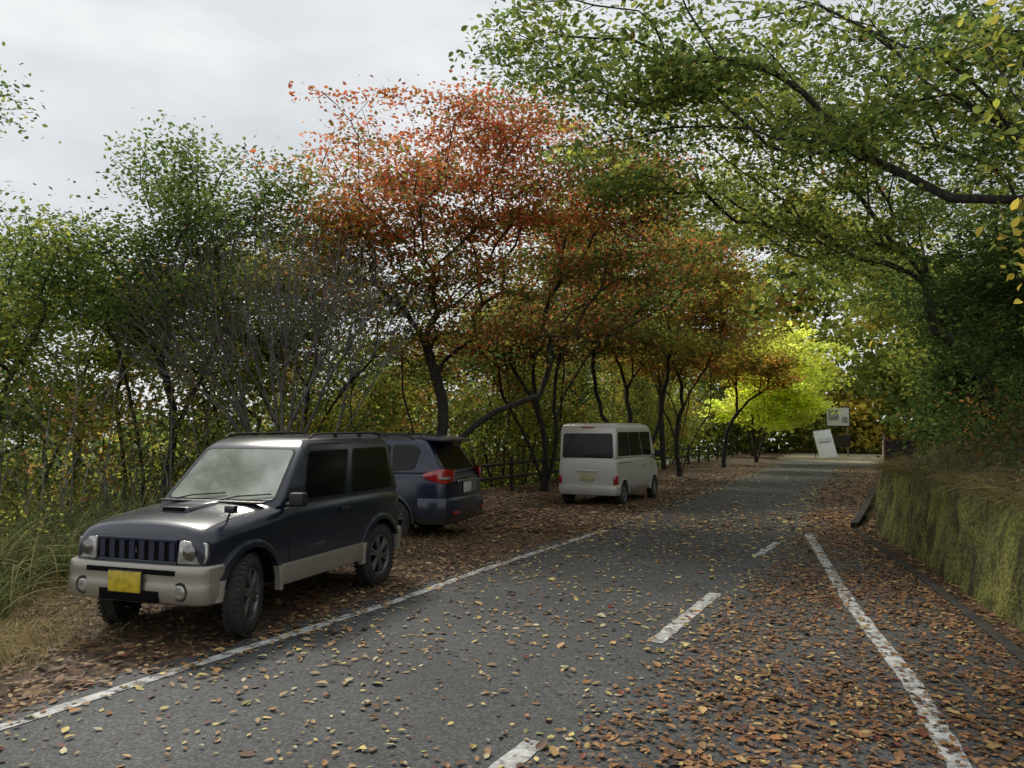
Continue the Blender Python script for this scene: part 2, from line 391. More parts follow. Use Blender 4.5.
# ------------------------------------------------------------------ fallen leaves
PAL_LIT=[((.38,.25,.11),3),((.25,.135,.06),3),((.13,.07,.038),2.6),((.54,.42,.15),2.2),((.38,.19,.07),1.0),((.42,.37,.23),1.6),((.16,.035,.02),.2),((.18,.18,.05),.6)]
PAL_DRIFT=[((.27,.15,.065),3),((.20,.10,.045),3.2),((.12,.065,.036),3),((.42,.30,.12),1.2),((.32,.15,.055),1.4),((.17,.05,.03),.5)]
PAL_BR=[((.20,.105,.05),3),((.12,.065,.036),3),((.30,.19,.09),2),((.07,.042,.027),2.2),((.42,.31,.14),.9),((.20,.05,.028),.35)]
def dens(x,y):
    L=Lf(y);K=Kf(y);C=Cf(y); R=Rf(y)
    patch=np.clip(.5+.6*wob(x*1.1+3,y*1.1)+.25*wob(x*3.3,y*2.9),0,1.3)
    d=np.zeros_like(x)
    left=(x>=L-.1)&(x<C+.1); d=np.where(left,45+95*patch**1.6+120*np.exp(-np.maximum(x-L,0)/.2)+40*sm(y,9,16),d)
    rightz=(x>=C+.1)&(x<K); w=sm(x-C,-.1,.8)
    d=np.where(rightz,90+w*(330+640*patch**1.4)+400*np.exp(-(K-x)/.2),d)
    e=np.interp(y,[p[1] for p in EPT],[p[0] for p in EPT]); d=np.where((np.abs(x-e)<.09)&(y<13),d*.38,d)
    far=sm(y,13,20)
    lane=(x>L+.3)&(x<L+.58*(K-L)); d=np.where(lane&(y>13),d*(1-far)+far*25,d)
    verge=(x<L-.1); d=np.where(verge,230+210*patch,d)
    gut=(x>=K); d=np.where(gut,450,d)
    d=np.where(x>R-.02,0,d)
    s=(Ff(y)-x); d=np.where(s>3,d*.3,d)
    d=d*np.where(y>26,.35,np.where(y>16,.6,1))
    return d
n=1100000
x=rng.uniform(-10,19,n); y=1.6+rng.uniform(0,1,n)*36
area=29*36/n
keep=(np.abs(x)<y*.72+1.0); x=x[keep];y=y[keep]
d=dens(x,y); keep=(rng.uniform(0,1,len(x))<d*area); x=x[keep];y=y[keep]
onroad=(x>Lf(y)-.15)&(x<Kf(y)); drift=onroad&(x>Cf(y)+.3)
kerbz=((x>Kf(y)+.1)&(x<Kf(y)+.26)&(y<13.7))
z=np.where(onroad,.018,ground_z(x,y)+.006)+rng.uniform(0,.012,len(x))+np.where(onroad,0,.012)+np.where(kerbz,.035,0)
nn=unit(np.stack([rng.normal(0,.15,len(x)),rng.normal(0,.15,len(x)),np.ones(len(x))],1))
size=rng.lognormal(math.log(.040),.38,len(x)).clip(.015,.10)*np.where(drift,.92,1)
col=np.where(drift[:,None],pick(PAL_DRIFT,len(x)),np.where(onroad[:,None],pick(PAL_LIT,len(x)),pick(PAL_BR,len(x))))
sel=y<13
mkobj('fallen_leaves',leaf_mesh('fallen_leaves',np.stack([x,y,z],1)[sel],nn[sel],size[sel],col[sel],M_litter,six=True,curl=(-.04,.18)),kind='stuff')
sel=~sel
mkobj('fallen_leaves',leaf_mesh('fallen_leaves',np.stack([x,y,z],1)[sel],nn[sel],size[sel]*1.6,col[sel],M_litter),kind='stuff')
print('litter',len(x),time.time()-T0)
n=14000; y=rng.uniform(1,34,n); x=Rf(y)+.2+ (rng.uniform(0,1,n)**1.4)*7
z=hill_z(x,y)+.02
nn=unit(np.stack([rng.normal(-.4,.3,n),rng.normal(0,.3,n),np.ones(n)],1))
mkobj('fallen_leaves',leaf_mesh('fallen_leaves',np.stack([x,y,z],1),nn,rng.uniform(.04,.08,n),pick(PAL_BR,n),M_litter),kind='stuff')

def blades(name,base,h,dirxy,droop,w,col,m,lv=5,r=rng,**props):
    n=len(base); t=np.linspace(0,1,lv+1)[None,:,None]
    d3=np.concatenate([dirxy,np.zeros((n,1))],1)[:,None,:]
    up=np.array([0,0,1.])[None,None,:]
    H=h[:,None,None]; D=droop[:,None,None]
    pos=base[:,None,:]+up*H*(t-.55*D*t**2.4)+d3*H*(.15*t+.75*D*t**2)
    side=np.stack([-dirxy[:,1],dirxy[:,0],np.zeros(n)],1)+r.normal(0,.3,(n,3)); side=unit(side)[:,None,:]
    ww=w[:,None,None]*(1-t**1.5*.95)
    V=np.stack([pos-side*ww*.5,pos+side*ww*.5],2).reshape(n,-1,3)
    k=(lv+1)*2
    f=np.array([[2*i,2*i+1,2*i+3,2*i+2] for i in range(lv)])
    F=(np.arange(n)[:,None,None]*k+f[None]).reshape(-1,4)
    return mkobj(name,np_mesh(name,V.reshape(-1,3),F,[m],np.repeat(col,k,axis=0)),**props)
def rdir(n,r=rng):
    a=r.uniform(0,2*math.pi,n); return np.stack([np.cos(a),np.sin(a)],1)
PAL_DRY=[((.30,.23,.12),3),((.19,.145,.07),2.4),((.11,.12,.04),2),((.40,.33,.19),1.2)]
PAL_BANK=[((.22,.165,.085),2.4),((.12,.095,.045),2.6),((.07,.09,.03),2.2),((.32,.26,.15),1.1),((.05,.07,.022),1.3)]
PAL_PAMP=[((.14,.18,.065),2.6),((.07,.10,.035),2.6),((.22,.22,.10),2),((.34,.30,.17),1.5),((.10,.07,.04),1.6)]
n=22000; y=rng.uniform(2,22,n); x=Rf(y)+.10+rng.uniform(0,1,n)**2.0*3.8
dd=rdir(n); near=(x-Rf(y)<.5); dd[near]=unit(np.stack([-np.ones(near.sum()),rng.normal(0,.6,near.sum())],1))
zz=np.where(x-Rf(y)<.3,1.08*(1-sm(y,13.4,15)),hill_z(x,y))-.01
blades('dry_grass',np.stack([x,y,zz],1),rng.uniform(.10,.45,n),dd,rng.uniform(.7,2.2,n),rng.uniform(.005,.010,n),pick(PAL_BANK,n),M_grass,lv=4,kind='stuff')
clumps=[(-4.85,6.9,.85),(-5.3,7.8,1.2),(-5.7,6.9,1.1),(-6.1,8.4,1.45),(-5.15,9.0,1.25),(-6.6,7.6,1.4),(-5.9,9.9,1.4),(-7.2,9.2,1.6),(-5.1,10.6,1.3),(-6.6,11.2,1.5),(-5.4,6.2,.75),(-7.9,10.4,1.7),(-5.9,12.2,1.5),(-5.7,8.0,1.4)]
for i,(cx,cy,hh) in enumerate(clumps):
    n=500; r=np.random.default_rng(100+i)
    a=rdir(n,r); rad=r.uniform(0,.45,n)[:,None]
    bx=np.array([[cx,cy]])+a*rad
    b3=np.stack([bx[:,0],bx[:,1],ground_z(bx[:,0],bx[:,1])-.02],1)
    blades('tall_grass',b3,r.uniform(.3,1.05,n)*hh,unit(a*.4+r.normal(0,.8,(n,2))),r.uniform(.3,1.6,n),r.uniform(.006,.015,n),pick(PAL_PAMP,n,r,.4),M_grass,lv=7,r=r,
      label='tall clump of arching green and straw grass on verge',category='grass',group='tall grass clumps on the verge')
n=22000; y=rng.uniform(3.5,14,n); x=Lf(y)-1.0-rng.uniform(0,1,n)**.7*6.5
g=(wob(x*.9,y*.9+2)>.25)|(x<Lf(y)-2.2-.2*(y-5)); x=x[g];y=y[g];n=len(x)
blades('verge_grass',np.stack([x,y,ground_z(x,y)-.01],1),rng.uniform(.06,.30,n)*np.where(x<Lf(y)-2.4,1.4,1),rdir(n),rng.uniform(.4,1.2,n),rng.uniform(.004,.008,n),pick(PAL_DRY,n),M_grass,lv=3,kind='stuff')
n=5200; x=rng.normal(-4.45,.42,n); y=rng.normal(6.05,.5,n)
g=x<Lf(y)-.9; x=x[g];y=y[g];n=len(x)
blades('verge_grass',np.stack([x,y,ground_z(x,y)-.01],1),rng.uniform(.10,.34,n),rdir(n),rng.uniform(.7,1.7,n),rng.uniform(.004,.008,n),pick([((.34,.27,.15),3),((.22,.17,.09),2),((.42,.36,.22),1.2),((.12,.13,.05),1.2)],n),M_grass,lv=4,kind='stuff')

# ------------------------------------------------------------------ trees
def grow(r,base,stems,atts,pw=.35,seg=.45,wobl=.025,dsw=.4):
    cap=len(atts)*14+600
    P=np.zeros((cap,3));par=np.full(cap,-1);pl=np.zeros(cap);n=1;P[0]=base
    for st in stems:
        st=np.array(st,float);L=np.linalg.norm(st-base);k=max(3,int(L/.3));prev=0
        bend=r.normal(0,.05*L,3);bend[2]=L*.12
        for i in range(1,k+1):
            t=i/k; p=base*(1-t)+st*t+bend*math.sin(t*math.pi)+r.normal(0,.012,3)
            P[n]=p;par[n]=prev;pl[n]=pl[prev]+L/k;prev=n;n+=1
    od=np.argsort(np.linalg.norm(atts-base,axis=1)); tips=[]
    minz=base[2]+.28*(np.array(stems)[:,2].mean()-base[2])
    for a in atts[od]:
        d=np.linalg.norm(P[:n]-a,axis=1)
        cost=d+pw*pl[:n]+np.where(P[:n,2]>a[2]+.1,.6*(P[:n,2]-a[2]),0)+np.where(P[:n,2]<minz,5,0)
        j=int(np.argmin(cost));dd=d[j];k=max(1,min(12,int(round(dd/seg))))
        ds=unit(P[j]-P[par[j]]) if par[j]>=0 else np.array([0,0,1.])
        ctl=P[j]+dd*.45*unit(dsw*ds+.7*unit(a-P[j])+np.array([0,0,.25]))
        prev=j;p0=P[j].copy()
        for i in range(1,k+1):
            t=i/k; p=p0*(1-t)**2+ctl*2*t*(1-t)+a*t*t
            if i<k: p=p+r.normal(0,wobl*min(1,dd),3)
            P[n]=p;par[n]=prev;pl[n]=pl[prev]+dd/k;prev=n;n+=1
        tips.append(prev)
    return P[:n],par[:n],np.array(tips)
def branch_mesh(name,P,par,R0,r0,mt,sides=6):
    n=len(P); ch=np.bincount(par[1:],minlength=n); ntip=int((ch==0).sum())
    p=max(1.7,min(3.2,math.log(max(ntip,3))/math.log(R0/r0)))
    acc=np.zeros(n);rad=np.zeros(n);best=np.full(n,-1);bestr=np.zeros(n)
    for i in range(n-1,-1,-1):
        rad[i]=r0 if acc[i]==0 else acc[i]**(1/p)
        j=par[i]
        if j>=0:
            acc[j]+=rad[i]**p
            if rad[i]>bestr[j]: bestr[j]=rad[i];best[j]=i
    rad=np.minimum(rad,R0*1.3); rad[0]*=1.25
    i=np.arange(1,n);j=par[i]
    D=np.zeros((n,3));D[i]=unit(P[i]-P[j]);D[0]=(0,0,1)
    main=(best[j]==i)
    dj=np.where(main[:,None],D[j],D[i]);dj[j==0]=D[i][j==0]
    rj=np.where(main,rad[j],np.minimum(rad[i]*1.25,rad[j]))
    ref=unit(np.array([.83,.41,.11]))
    def ring(c,d,rr):
        u=unit(np.cross(d,ref));w=np.cross(d,u)
        a=np.arange(sides)*2*math.pi/sides
        return c[:,None,:]+(u[:,None,:]*np.cos(a)[None,:,None]+w[:,None,:]*np.sin(a)[None,:,None])*rr[:,None,None]
    A=ring(P[j],dj,rj);B=ring(P[i],D[i],rad[i])
    V=np.concatenate([A,B],1).reshape(-1,3)
    s=np.arange(sides);f=np.stack([s,(s+1)%sides,(s+1)%sides+sides,s+sides],1)
    F=(np.arange(len(i))[:,None,None]*2*sides+f[None]).reshape(-1,4)
    return np_mesh(name,V,F,[mt],smooth=True)
def attractors(r,ells,n,shell=2.2,lumps=7):
    E0=np.array(ells,float)
    if lumps:
        L=[]
        for e in E0:
            for _ in range(lumps):
                d=unit(r.normal(size=3)); q=r.uniform(.25,1.0); f=r.uniform(.32,.58)
                L.append([*(e[:3]+d*q*e[3:6]),e[3]*f,e[4]*f,e[5]*f*.7,e[6]*f*f])
        E0=np.array(L)
    w=E0[:,6]/E0[:,6].sum();which=r.choice(len(E0),n,p=w);E=E0[which]
    d=unit(r.normal(size=(n,3)));rr=r.uniform(0,1,n)**(1/shell)
    return E[:,:3]+d*rr[:,None]*E[:,3:6]
LEAFTOT=0
def tree_meshes(seed,base,stems,ells,ntip,nleaf,lsize,palL,palH,R0=.14,r0=.006,bark=None,spread=.36,flat=.10,pw=.45,six=False,sides=6,tilt=.65,extra=True,zmix=1.0,shell=2.2,ls=1.45,seg=.45,lumps=9,droop=.14,sv=(.6,1.3)):
    global LEAFTOT
    r=np.random.default_rng(seed); base=np.array(base,float)
    atts=attractors(r,ells,ntip,shell,lumps)
    P,par,tips=grow(r,base,stems,atts,pw,seg)
    tm=branch_mesh('trunk',P,par,R0,r0,bark or M_bark,sides)
    cm=None
    if nleaf>0:
        cc=P[tips]
        if extra:
            mid=par[par[tips]]; ok=mid>len(stems)*3; cc=np.concatenate([cc,P[mid[ok]][::2]])
        K=len(cc); wgt=r.lognormal(0,.5,K); wgt/=wgt.sum()
        wh=r.choice(K,nleaf,p=wgt); c0=cc[wh]
        sc=r.uniform(.7,1.35,K)[wh][:,None]
        off=r.normal(0,1,(nleaf,3)).clip(-1.6,1.6)*np.array([spread,spread,flat])*sc
        tl=r.normal(0,.22,(K,2))[wh]; off[:,2]+=off[:,0]*tl[:,0]+off[:,1]*tl[:,1]-droop*np.hypot(off[:,0],off[:,1])
        c=c0+off
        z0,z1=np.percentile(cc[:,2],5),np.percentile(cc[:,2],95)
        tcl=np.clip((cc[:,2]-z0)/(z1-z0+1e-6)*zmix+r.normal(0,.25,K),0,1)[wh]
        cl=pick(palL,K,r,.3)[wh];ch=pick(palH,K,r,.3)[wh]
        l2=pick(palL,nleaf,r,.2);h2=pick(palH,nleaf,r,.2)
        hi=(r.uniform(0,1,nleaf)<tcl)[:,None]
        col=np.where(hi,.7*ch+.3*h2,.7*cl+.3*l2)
        nn=unit(np.stack([r.normal(0,tilt,nleaf),r.normal(0,tilt,nleaf),np.ones(nleaf)],1))
        cm=leaf_mesh('crown',c,nn,r.uniform(sv[0],sv[1],nleaf)*lsize*ls,col,M_leaf,six=six,aspect=.75,r=r)
        LEAFTOT+=nleaf
    return tm,cm
def tree(label,seed,base,stems,ells,ntip,nleaf,lsize,palL,palH,name='tree',group=None,**k):
    e=empty(name,label,'tree',tuple(base),group=group)
    tm,cm=tree_meshes(seed,base,stems,ells,ntip,nleaf,lsize,palL,palH,**k)
    inv=(-base[0],-base[1],-base[2])
    t=mkobj('trunk',tm,e);t.location=inv
    if cm: c=mkobj('crown',cm,e);c.location=inv
    return e
G1=((.058,.095,.030));G2=((.085,.125,.037));G3=((.15,.18,.05));G4=((.032,.055,.022))
YG=(.28,.29,.06);YL=(.46,.36,.08);OR=(.42,.165,.055);RD=(.29,.075,.042);DR=(.14,.036,.028);OB=(.25,.13,.055);PK=(.37,.14,.085)
YB=(.66,.68,.16)
PG=[(G1,3),(G2,3),(G3,2),(G4,1)]
PGY=[(G2,2),(G3,2.6),(YG,1.6),(G1,1.3),(YL,.4)]
PRED=[(RD,3),(OR,2.2),(PK,2.6),(OB,1.2),(DR,.7),(G3,.8)]
PORG=[(OR,1.6),(OB,2),(YL,1),(G3,1.6),(RD,.4),(YG,.8)]
PYEL=[(YG,3),(YL,1.6),(G3,1.6)]
PGLOW=[(YB,3),(YG,1.2),((.50,.56,.12),2.6)]  # sunlit glow of the far maples is put into these leaf colours
PDG=[(G4,2),(G1,3),(G2,2)]
PDR=[(DR,2.4),(RD,1.2),(G1,1.6)]
PUND=[(G1,2),(G4,1.4),(G2,2),(OB,1),(YG,.8),((.12,.075,.04),1.2)]
gz=lambda x,y: float(ground_z(np.array(x,float),np.array(y,float)))
hz=lambda x,y: float(hill_z(np.array(x,float),np.array(y,float)))
bx,by=-1.9,17.2; bz=gz(bx,by)
tree('large spreading maple with red and orange autumn crown',11,(bx,by,bz),[(-3.3,17.0,bz+2.2),(-2.5,17.5,bz+2.6),(-1.7,17.2,bz+2.9),(-.8,17.0,bz+2.3),(.6,17.0,bz+2.5)],
  [(-.2,16.4,8.1,2.4,2.3,1.3,2.1),(-2.4,16.5,7.4,2.2,2.4,1.3,2.1),(1.8,16.2,7.1,2.2,2.2,1.4,2.1),(-4.0,16.5,6.3,1.6,2.0,1.1,1.4),(-.4,16.3,6.4,3.0,2.2,.9,2.0),(-1.0,16.4,5.0,3.8,2.4,.8,2.0),(2.4,16.3,5.4,2.1,2,1.0,1.6),(-.4,16.6,3.9,3.4,2,.5,.8)],820,56000,.062,PGY+[(G1,2.5),(OB,2.4),(OR,1.4)],PRED,name='maple_tree',R0=.27,r0=.005,pw=.4,spread=.36,flat=.07,lumps=18)
bx,by=-5.6,19.6; bz=gz(bx,by)
tree('olive and orange maple filling the gap beyond the fence',22,(bx,by,bz),[(-6.2,19.4,bz+3.4),(-5.2,19.6,bz+3.8),(-4.6,19.2,bz+3.2)],
  [(-5.2,19,5.9,2.2,2,1.1,2),(-7.2,19,5.6,1.8,2,1.1,1.6),(-4.0,19,4.6,2.2,2,.9,1.5),(-6.8,19,4.0,2.2,2,.9,1.4),(-2.0,19.4,3.4,2,2,.7,1)],360,21000,.075,PG+[(OB,1),(YG,1)],PGY+[(OB,2),(RD,.6)],name='maple_tree',R0=.13,r0=.005)
bx,by=-10.8,18.6; bz=gz(bx,by)
tree('dull green tree in the wood below the fence',23,(bx,by,bz),[(-11.2,18.4,bz+5),(-10.2,18.4,bz+5.2)],
  [(-10.4,18,5.2,2.4,2,1.3,2),(-12.6,18,4.2,1.8,2,1.3,1.3),(-9.6,18,3.2,2.2,2,1.0,1.3)],260,15000,.085,PGY+[(OB,.6)],PG+[(G3,2)],name='broadleaf_tree',R0=.13)
bx,by=-7.2,15.4;bz=gz(bx,by)
tree('dense green tree with vine covered crown beyond the fence',12,(bx,by,bz),[(-7.6,15,bz+3.6),(-7.0,15,bz+4),(-6.2,15.4,bz+3.6)],
  [(-6.4,14.6,5.9,1.9,2.0,1.1,2.2),(-4.9,14.9,6.0,1.5,1.8,.9,1.3),(-8.0,14.8,4.9,1.5,1.6,1.0,1.2),(-6.6,14.6,4.4,2.2,1.8,.9,1.5)],380,24000,.06,PG+[(G3,2)],[(G2,3),(G3,3),(G1,2)],name='broadleaf_tree',R0=.11,spread=.32,flat=.17,lumps=12)
bx,by=-4.4,14.9;bz=gz(bx,by)
tree('bare grey tree with fine fanned twigs behind parked cars',13,(bx,by,bz),[(-5.6,14.4,bz+1.4),(-5.0,14.6,bz+1.8),(-4.6,14.9,bz+2.0),(-4.0,14.6,bz+1.9),(-3.4,14.4,bz+1.5),(-4.3,14.2,bz+1.7),(-3.0,14.2,bz+1.2)],
  [(-4.5,13.7,4.3,2.6,1.0,1.6,3),(-3.0,13.6,4.0,1.6,.9,1.4,1.4),(-5.9,13.7,3.7,1.5,.9,1.3,1.4)],2300,900,.05,PGY,PORG,name='bare_tree',R0=.085,r0=.0040,bark=M_barkg,pw=.9,spread=.3,flat=.2,seg=.6,lumps=0,sides=4)
bx,by=-9.4,13.2;bz=gz(bx,by)
tree('thin sparse tree with yellow green leaves',14,(bx,by,bz),[(-9.2,13,bz+5),(-8.4,13,bz+4.4)],
  [(-8.7,12.7,4.5,1.5,1.6,1.3,2),(-8.0,12.6,2.8,1.3,1.5,1.2,1.5)],140,7500,.058,PGY,[(G1,2),(G2,2),(YG,2)],name='broadleaf_tree',R0=.08,flat=.18)
bx,by=-7.4,8.0;bz=gz(bx,by)
tree('slender roadside tree with thin yellowing leaves',15,(bx,by,bz),[(-7.2,8,3.4)],
  [(-6.2,8.4,5.3,.9,1.0,.45,1.2),(-6.3,8.3,4.1,.8,1.0,.35,1.0),(-7.4,8,6.0,1.2,1,.8,1)],80,2300,.045,[(YG,2),(YL,1),(G3,2)],PG,name='slender_tree',R0=.045,r0=.004,flat=.08,spread=.18,six=True,ls=1.15,lumps=4)
tree('multi stemmed tree with dark red and green leaves',16,(.9,21.6,0),[(.0,21.4,2.2),(.5,21.5,2.6),(1.0,21.5,2.7),(1.5,21.6,2.5),(2.0,21.2,2.2)],
  [(.6,20.6,4.6,2.6,1.8,.8,2),(1.4,21.0,6.0,2.4,2,1.0,1.5),(-1.0,21,4.4,1.7,1.5,.8,1)],380,17000,.07,PDR+[(G2,1.5),(OB,1)],PGY+[(DR,2),(OB,2)],name='maple_tree',R0=.12,r0=.005,pw=.7)
tree('spreading maple with olive and orange leaves beside the van',17,(3.9,25.2,0),[(2.0,24.8,1.9),(2.8,24.8,2.4),(3.9,25,2.7),(4.8,24.9,2.5),(5.6,24.9,2.0),(3.3,25.4,2.4),(4.5,24.6,2.3)],
  [(3.2,24.0,5.6,3.0,2.4,1.0,2),(4.6,24.0,7.4,3.0,2.4,1.4,2),(2.2,24,8.4,2.6,2,1.2,1.6),(3.6,24,4.6,3.2,2,.6,1.3)],520,29000,.078,PGY+[(OB,2)],PORG+[(G2,3),(G3,3)],name='maple_tree',R0=.16,r0=.005,pw=.6,lumps=12)
tree('roadside maple turning orange over the leaf covered verge',18,(6.2,28.5,0),[(4.6,28,2.0),(5.4,28,2.6),(6.4,28.2,2.8),(7.4,28.3,2.4)],
  [(6.4,27.5,5.4,2.8,2.2,1.2,2.4),(7.2,27.0,7.4,2.6,2.2,1.5,1.6),(5.4,27.5,4.4,2.4,2,.6,1)],360,20000,.082,PORG,PORG+[(G2,2),(G3,2)],name='maple_tree',R0=.14,r0=.005,pw=.6,lumps=12)
tree('tall green tree standing behind the roadside maples',24,(6.5,33,0),[(5.5,33,5),(6.8,32.6,5.5),(7.6,33,4.6)],
  [(5.4,32.4,11.2,3.4,2.6,2.2,2),(8.0,32.4,10.2,2.4,2.4,2.0,1.2),(2.6,32,9.8,2.4,2.4,1.8,1.2)],320,17000,.10,PG+[(G3,2),(YG,.6)],PG+[(G3,3)],name='broadleaf_tree',R0=.16)
tree('small roadside maple with yellow and orange leaves',19,(9.6,35,0),[(9,34.6,2.3),(9.6,34.6,2.6),(10.2,34.8,2.5)],
  [(9.8,34.2,5.4,2.4,2.2,1.6,2),(11.0,33.6,4.6,1.8,2,.9,1.2)],220,12000,.095,PORG+PYEL,PYEL+[(OB,1)],name='maple_tree',R0=.11)
tree('bright yellow green maple catching the light',20,(13.0,41,0),[(12.7,40.6,2.3),(13.8,40.8,2.5)],
  [(14.4,40,5.0,3.0,2.4,2.0,2),(13.8,39.6,3.2,2.6,2,1.2,1.6)],300,21000,.12,PGLOW,PGLOW,name='maple_tree',R0=.10,lumps=14)
tree('bright yellow maple beside the clearing',21,(15.6,50,0),[(15.4,49.6,2.3),(16.4,49.8,2.5)],
  [(17.0,49,5.8,3.6,2.4,3.2,2),(15.8,48.6,3.2,3.0,2,1.8,1.6)],300,20000,.16,PGLOW,PGLOW+[(G3,.6)],name='maple_tree',R0=.11,lumps=14)
GR='green maples leaning from the bank'
bx,by=9.6,14.8;bz=hz(bx,by)
tree('green maple leaning over the road from the bank',31,(bx,by,bz),[(8.0,14.4,bz+2.0),(8.6,15.2,bz+2.6),(9.6,14,bz+2.6),(7.6,14.8,bz+1.6)],
  [(6.2,13.6,7.2,2.8,2.4,1.3,1.8),(3.9,13.2,7.6,2.2,2.2,1.3,1.6),(2.4,13.8,6.7,1.7,1.8,.9,1.2),(8.6,14,6.2,2.4,2.4,1.5,1.8),(5.6,14.2,5.7,2.1,2.0,.8,1.1),(9.2,14.5,9,2.4,2,1.4,.6)],620,27000,.064,PG+[(G3,4),(YG,1.6)],PGY+[(YG,.6)],name='maple_tree',R0=.12,r0=.005,pw=.5,flat=.06,spread=.32,lumps=12,droop=.3,sv=(.45,1.4),group=GR)
bx,by=8.8,10.2;bz=hz(bx,by)
tree('dark green maple with layered drooping branches on the bank',32,(bx,by,bz),[(7.6,10,bz+1.6),(8.4,10.6,bz+2.4),(8.2,9.6,bz+2.2)],
  [(6.6,9.8,6.0,1.8,1.8,1.2,1.5),(7.3,10.6,4.4,1.2,1.8,1.2,2.4),(8.4,10.4,6.8,1.6,2,1.6,.8),(5.2,9.6,6.9,1.6,1.6,.8,.9),(7.9,10.8,3.0,.9,1.6,.6,1.3)],560,30000,.050,PDG+[(G2,1)],PG+[(G3,2)],name='maple_tree',R0=.10,r0=.0045,pw=.5,spread=.30,flat=.05,tilt=.55,lumps=12,droop=.35,sv=(.45,1.4),group=GR)
bx,by=7.6,6.2;bz=hz(bx,by)
tree('tall maple with long branches reaching across the road',33,(bx,by,bz),[(5.8,6.6,bz+2.4),(6.8,7.2,bz+2.8),(6.2,6.2,bz+2.0)],
  [(4.4,7.4,5.3,1.6,1.4,.6,1.5),(2.4,8.2,5.9,1.6,1.2,.5,1.5),(.6,9.0,6.2,1.2,1.2,.4,1.3),(1.4,8.8,5.4,1.1,1.0,.3,.8),(5.4,7.6,4.6,.9,1.2,.7,1.0),(3.4,8.6,6.6,2.2,1.6,.5,.8),(3.2,8.2,5.1,1.4,1.2,.4,.9)],600,17000,.055,PG+[(YG,2),(OB,.5),(G3,2)],PG+[(G3,3),(YG,1)],name='maple_tree',R0=.07,r0=.004,pw=.5,spread=.22,flat=.06,six=True,tilt=.6,ls=1.2,lumps=12,droop=.5,sv=(.4,1.4),group=GR)
bx,by=6.4,4.2;bz=hz(bx,by)
tree('young tree with large yellowing leaves on the bank',34,(bx,by,bz),[(5.0,4.6,bz+1.6)],
  [(3.55,5.2,3.9,.35,.6,.5,1.2),(3.5,5.0,3.1,.25,.5,.35,1),(3.4,5.0,4.6,.5,.7,.3,.8)],34,520,.060,[(YG,2),(YL,2),(G3,2)],PGY+[(YG,2)],name='young_tree',R0=.03,r0=.003,spread=.12,flat=.11,six=True,tilt=.9,ls=1.1,lumps=0)
bx,by=11.2,17.8;bz=hz(bx,by)
tree('dark evergreen tree hanging over the low wall',35,(bx,by,bz),[(10.4,17.4,bz+1.6),(11,17.8,bz+2.6)],
  [(10.0,17.2,4.4,1.4,2,1.3,2.2),(10.6,17.4,6.4,2.2,2,1.8,2),(10.1,16.8,3.0,.9,1.4,.8,1.4)],400,24000,.060,PDG,PG,name='maple_tree',R0=.11,r0=.005,spread=.34,flat=.08,lumps=12,droop=.3,group=GR)
bx,by=16,25;bz=hz(bx,by)
tree('green maple arching over the road further along',36,(bx,by,bz),[(13.8,24.6,bz+1.6),(15,25,bz+2.6),(13.4,25,bz+1.2)],
  [(11.8,24.4,7.4,3.0,2.6,1.6,1.8),(14.6,24.6,6.0,2.4,2.6,2.6,2.4),(9.2,24.6,9.2,2.6,2.6,1.5,1.2),(6.6,24.6,8.8,2.2,2.4,1.4,.9),(13.2,24,3.6,1.2,2,1.4,1.2)],440,24000,.085,PGY+[(G3,2),(YG,1)],PGY+[(YG,2)],name='maple_tree',R0=.12,r0=.005,lumps=12,group=GR)
bx,by=21.5,33;bz=hz(bx,by)
tree('yellow green tree arching over the road further along',37,(bx,by,bz),[(19.8,32.6,bz+1.6),(20.6,33,bz+2.6)],
  [(17.4,32.8,8.4,3.4,3,2.4,2.2),(20,33,5.8,2.4,3,2.8,2.2),(14.4,33,10.5,2.8,2.6,1.8,1.3),(11.5,33,11,2.4,2.6,1.8,.8)],360,22000,.115,PGY+[(YG,2)],PYEL,name='maple_tree',R0=.13,lumps=12,group=GR)
bx,by=29,45;bz=hz(bx,by)
tree('green tree above the far bend of the road',38,(bx,by,bz),[(27.6,44.6,bz+1.6),(28.4,45,bz+2.6)],
  [(25.6,44.8,9.2,3.6,3,3.0,2),(28,45,6.8,2.8,3,3.4,2.2),(21.5,46,11.5,4,3,2.4,1.6),(16.5,46,12,3.5,3,2.4,1.0),(26.6,45,4.2,1.8,2.4,2,1.4)],320,23000,.15,PG+[(G3,1)],PGY,name='maple_tree',R0=.15,lumps=12,group=GR)
print('trees',LEAFTOT,time.time()-T0)
protos=[]
for i in range(5):
    r=np.random.default_rng(60+i); h=[5.5,6.5,7.5,6,7][i]
    st=[(r.normal(0,.5),r.normal(0,.5),h*.6),(r.normal(0,.7),r.normal(0,.7),h*.5),(r.normal(0,.8),r.normal(0,.8),h*.4)]
    pal=[PGY,PYEL,PORG+[(YG,3)],PG+[(G3,3)],PGY+[(YG,2)]][i]
    protos.append(tree_meshes(70+i,(0,0,0),st,[(0,0,h*.78,1.4,1.4,h*.22,2),(0,0,h*.45,1.2,1.2,h*.2,1)],110,2300,.08,pal,pal,R0=.05,r0=.005,sides=4,spread=.34,flat=.14))
r=np.random.default_rng(5)
pl=[]
for i in range(60):
    y=r.uniform(9,46); s=r.uniform(1.3,7.5)+ (1.0 if y<20 else 0)
    x=float(Ff(y))-s
    if x/y<-.78: continue
    pl.append((x,y))
for i,(x,y) in enumerate(pl):
    tm,cm=protos[i%5]
    e=empty('young_tree','slender young tree with yellow green leaves below the fence','tree',(x,y,gz(x,y)-.1),r.uniform(0,6.28),group='slender trees in the wood below the fence')
    sc=r.uniform(.75,1.1)
    t=mkobj('trunk',tm,e);c=mkobj('crown',cm,e); t.scale=c.scale=(sc,sc,sc)
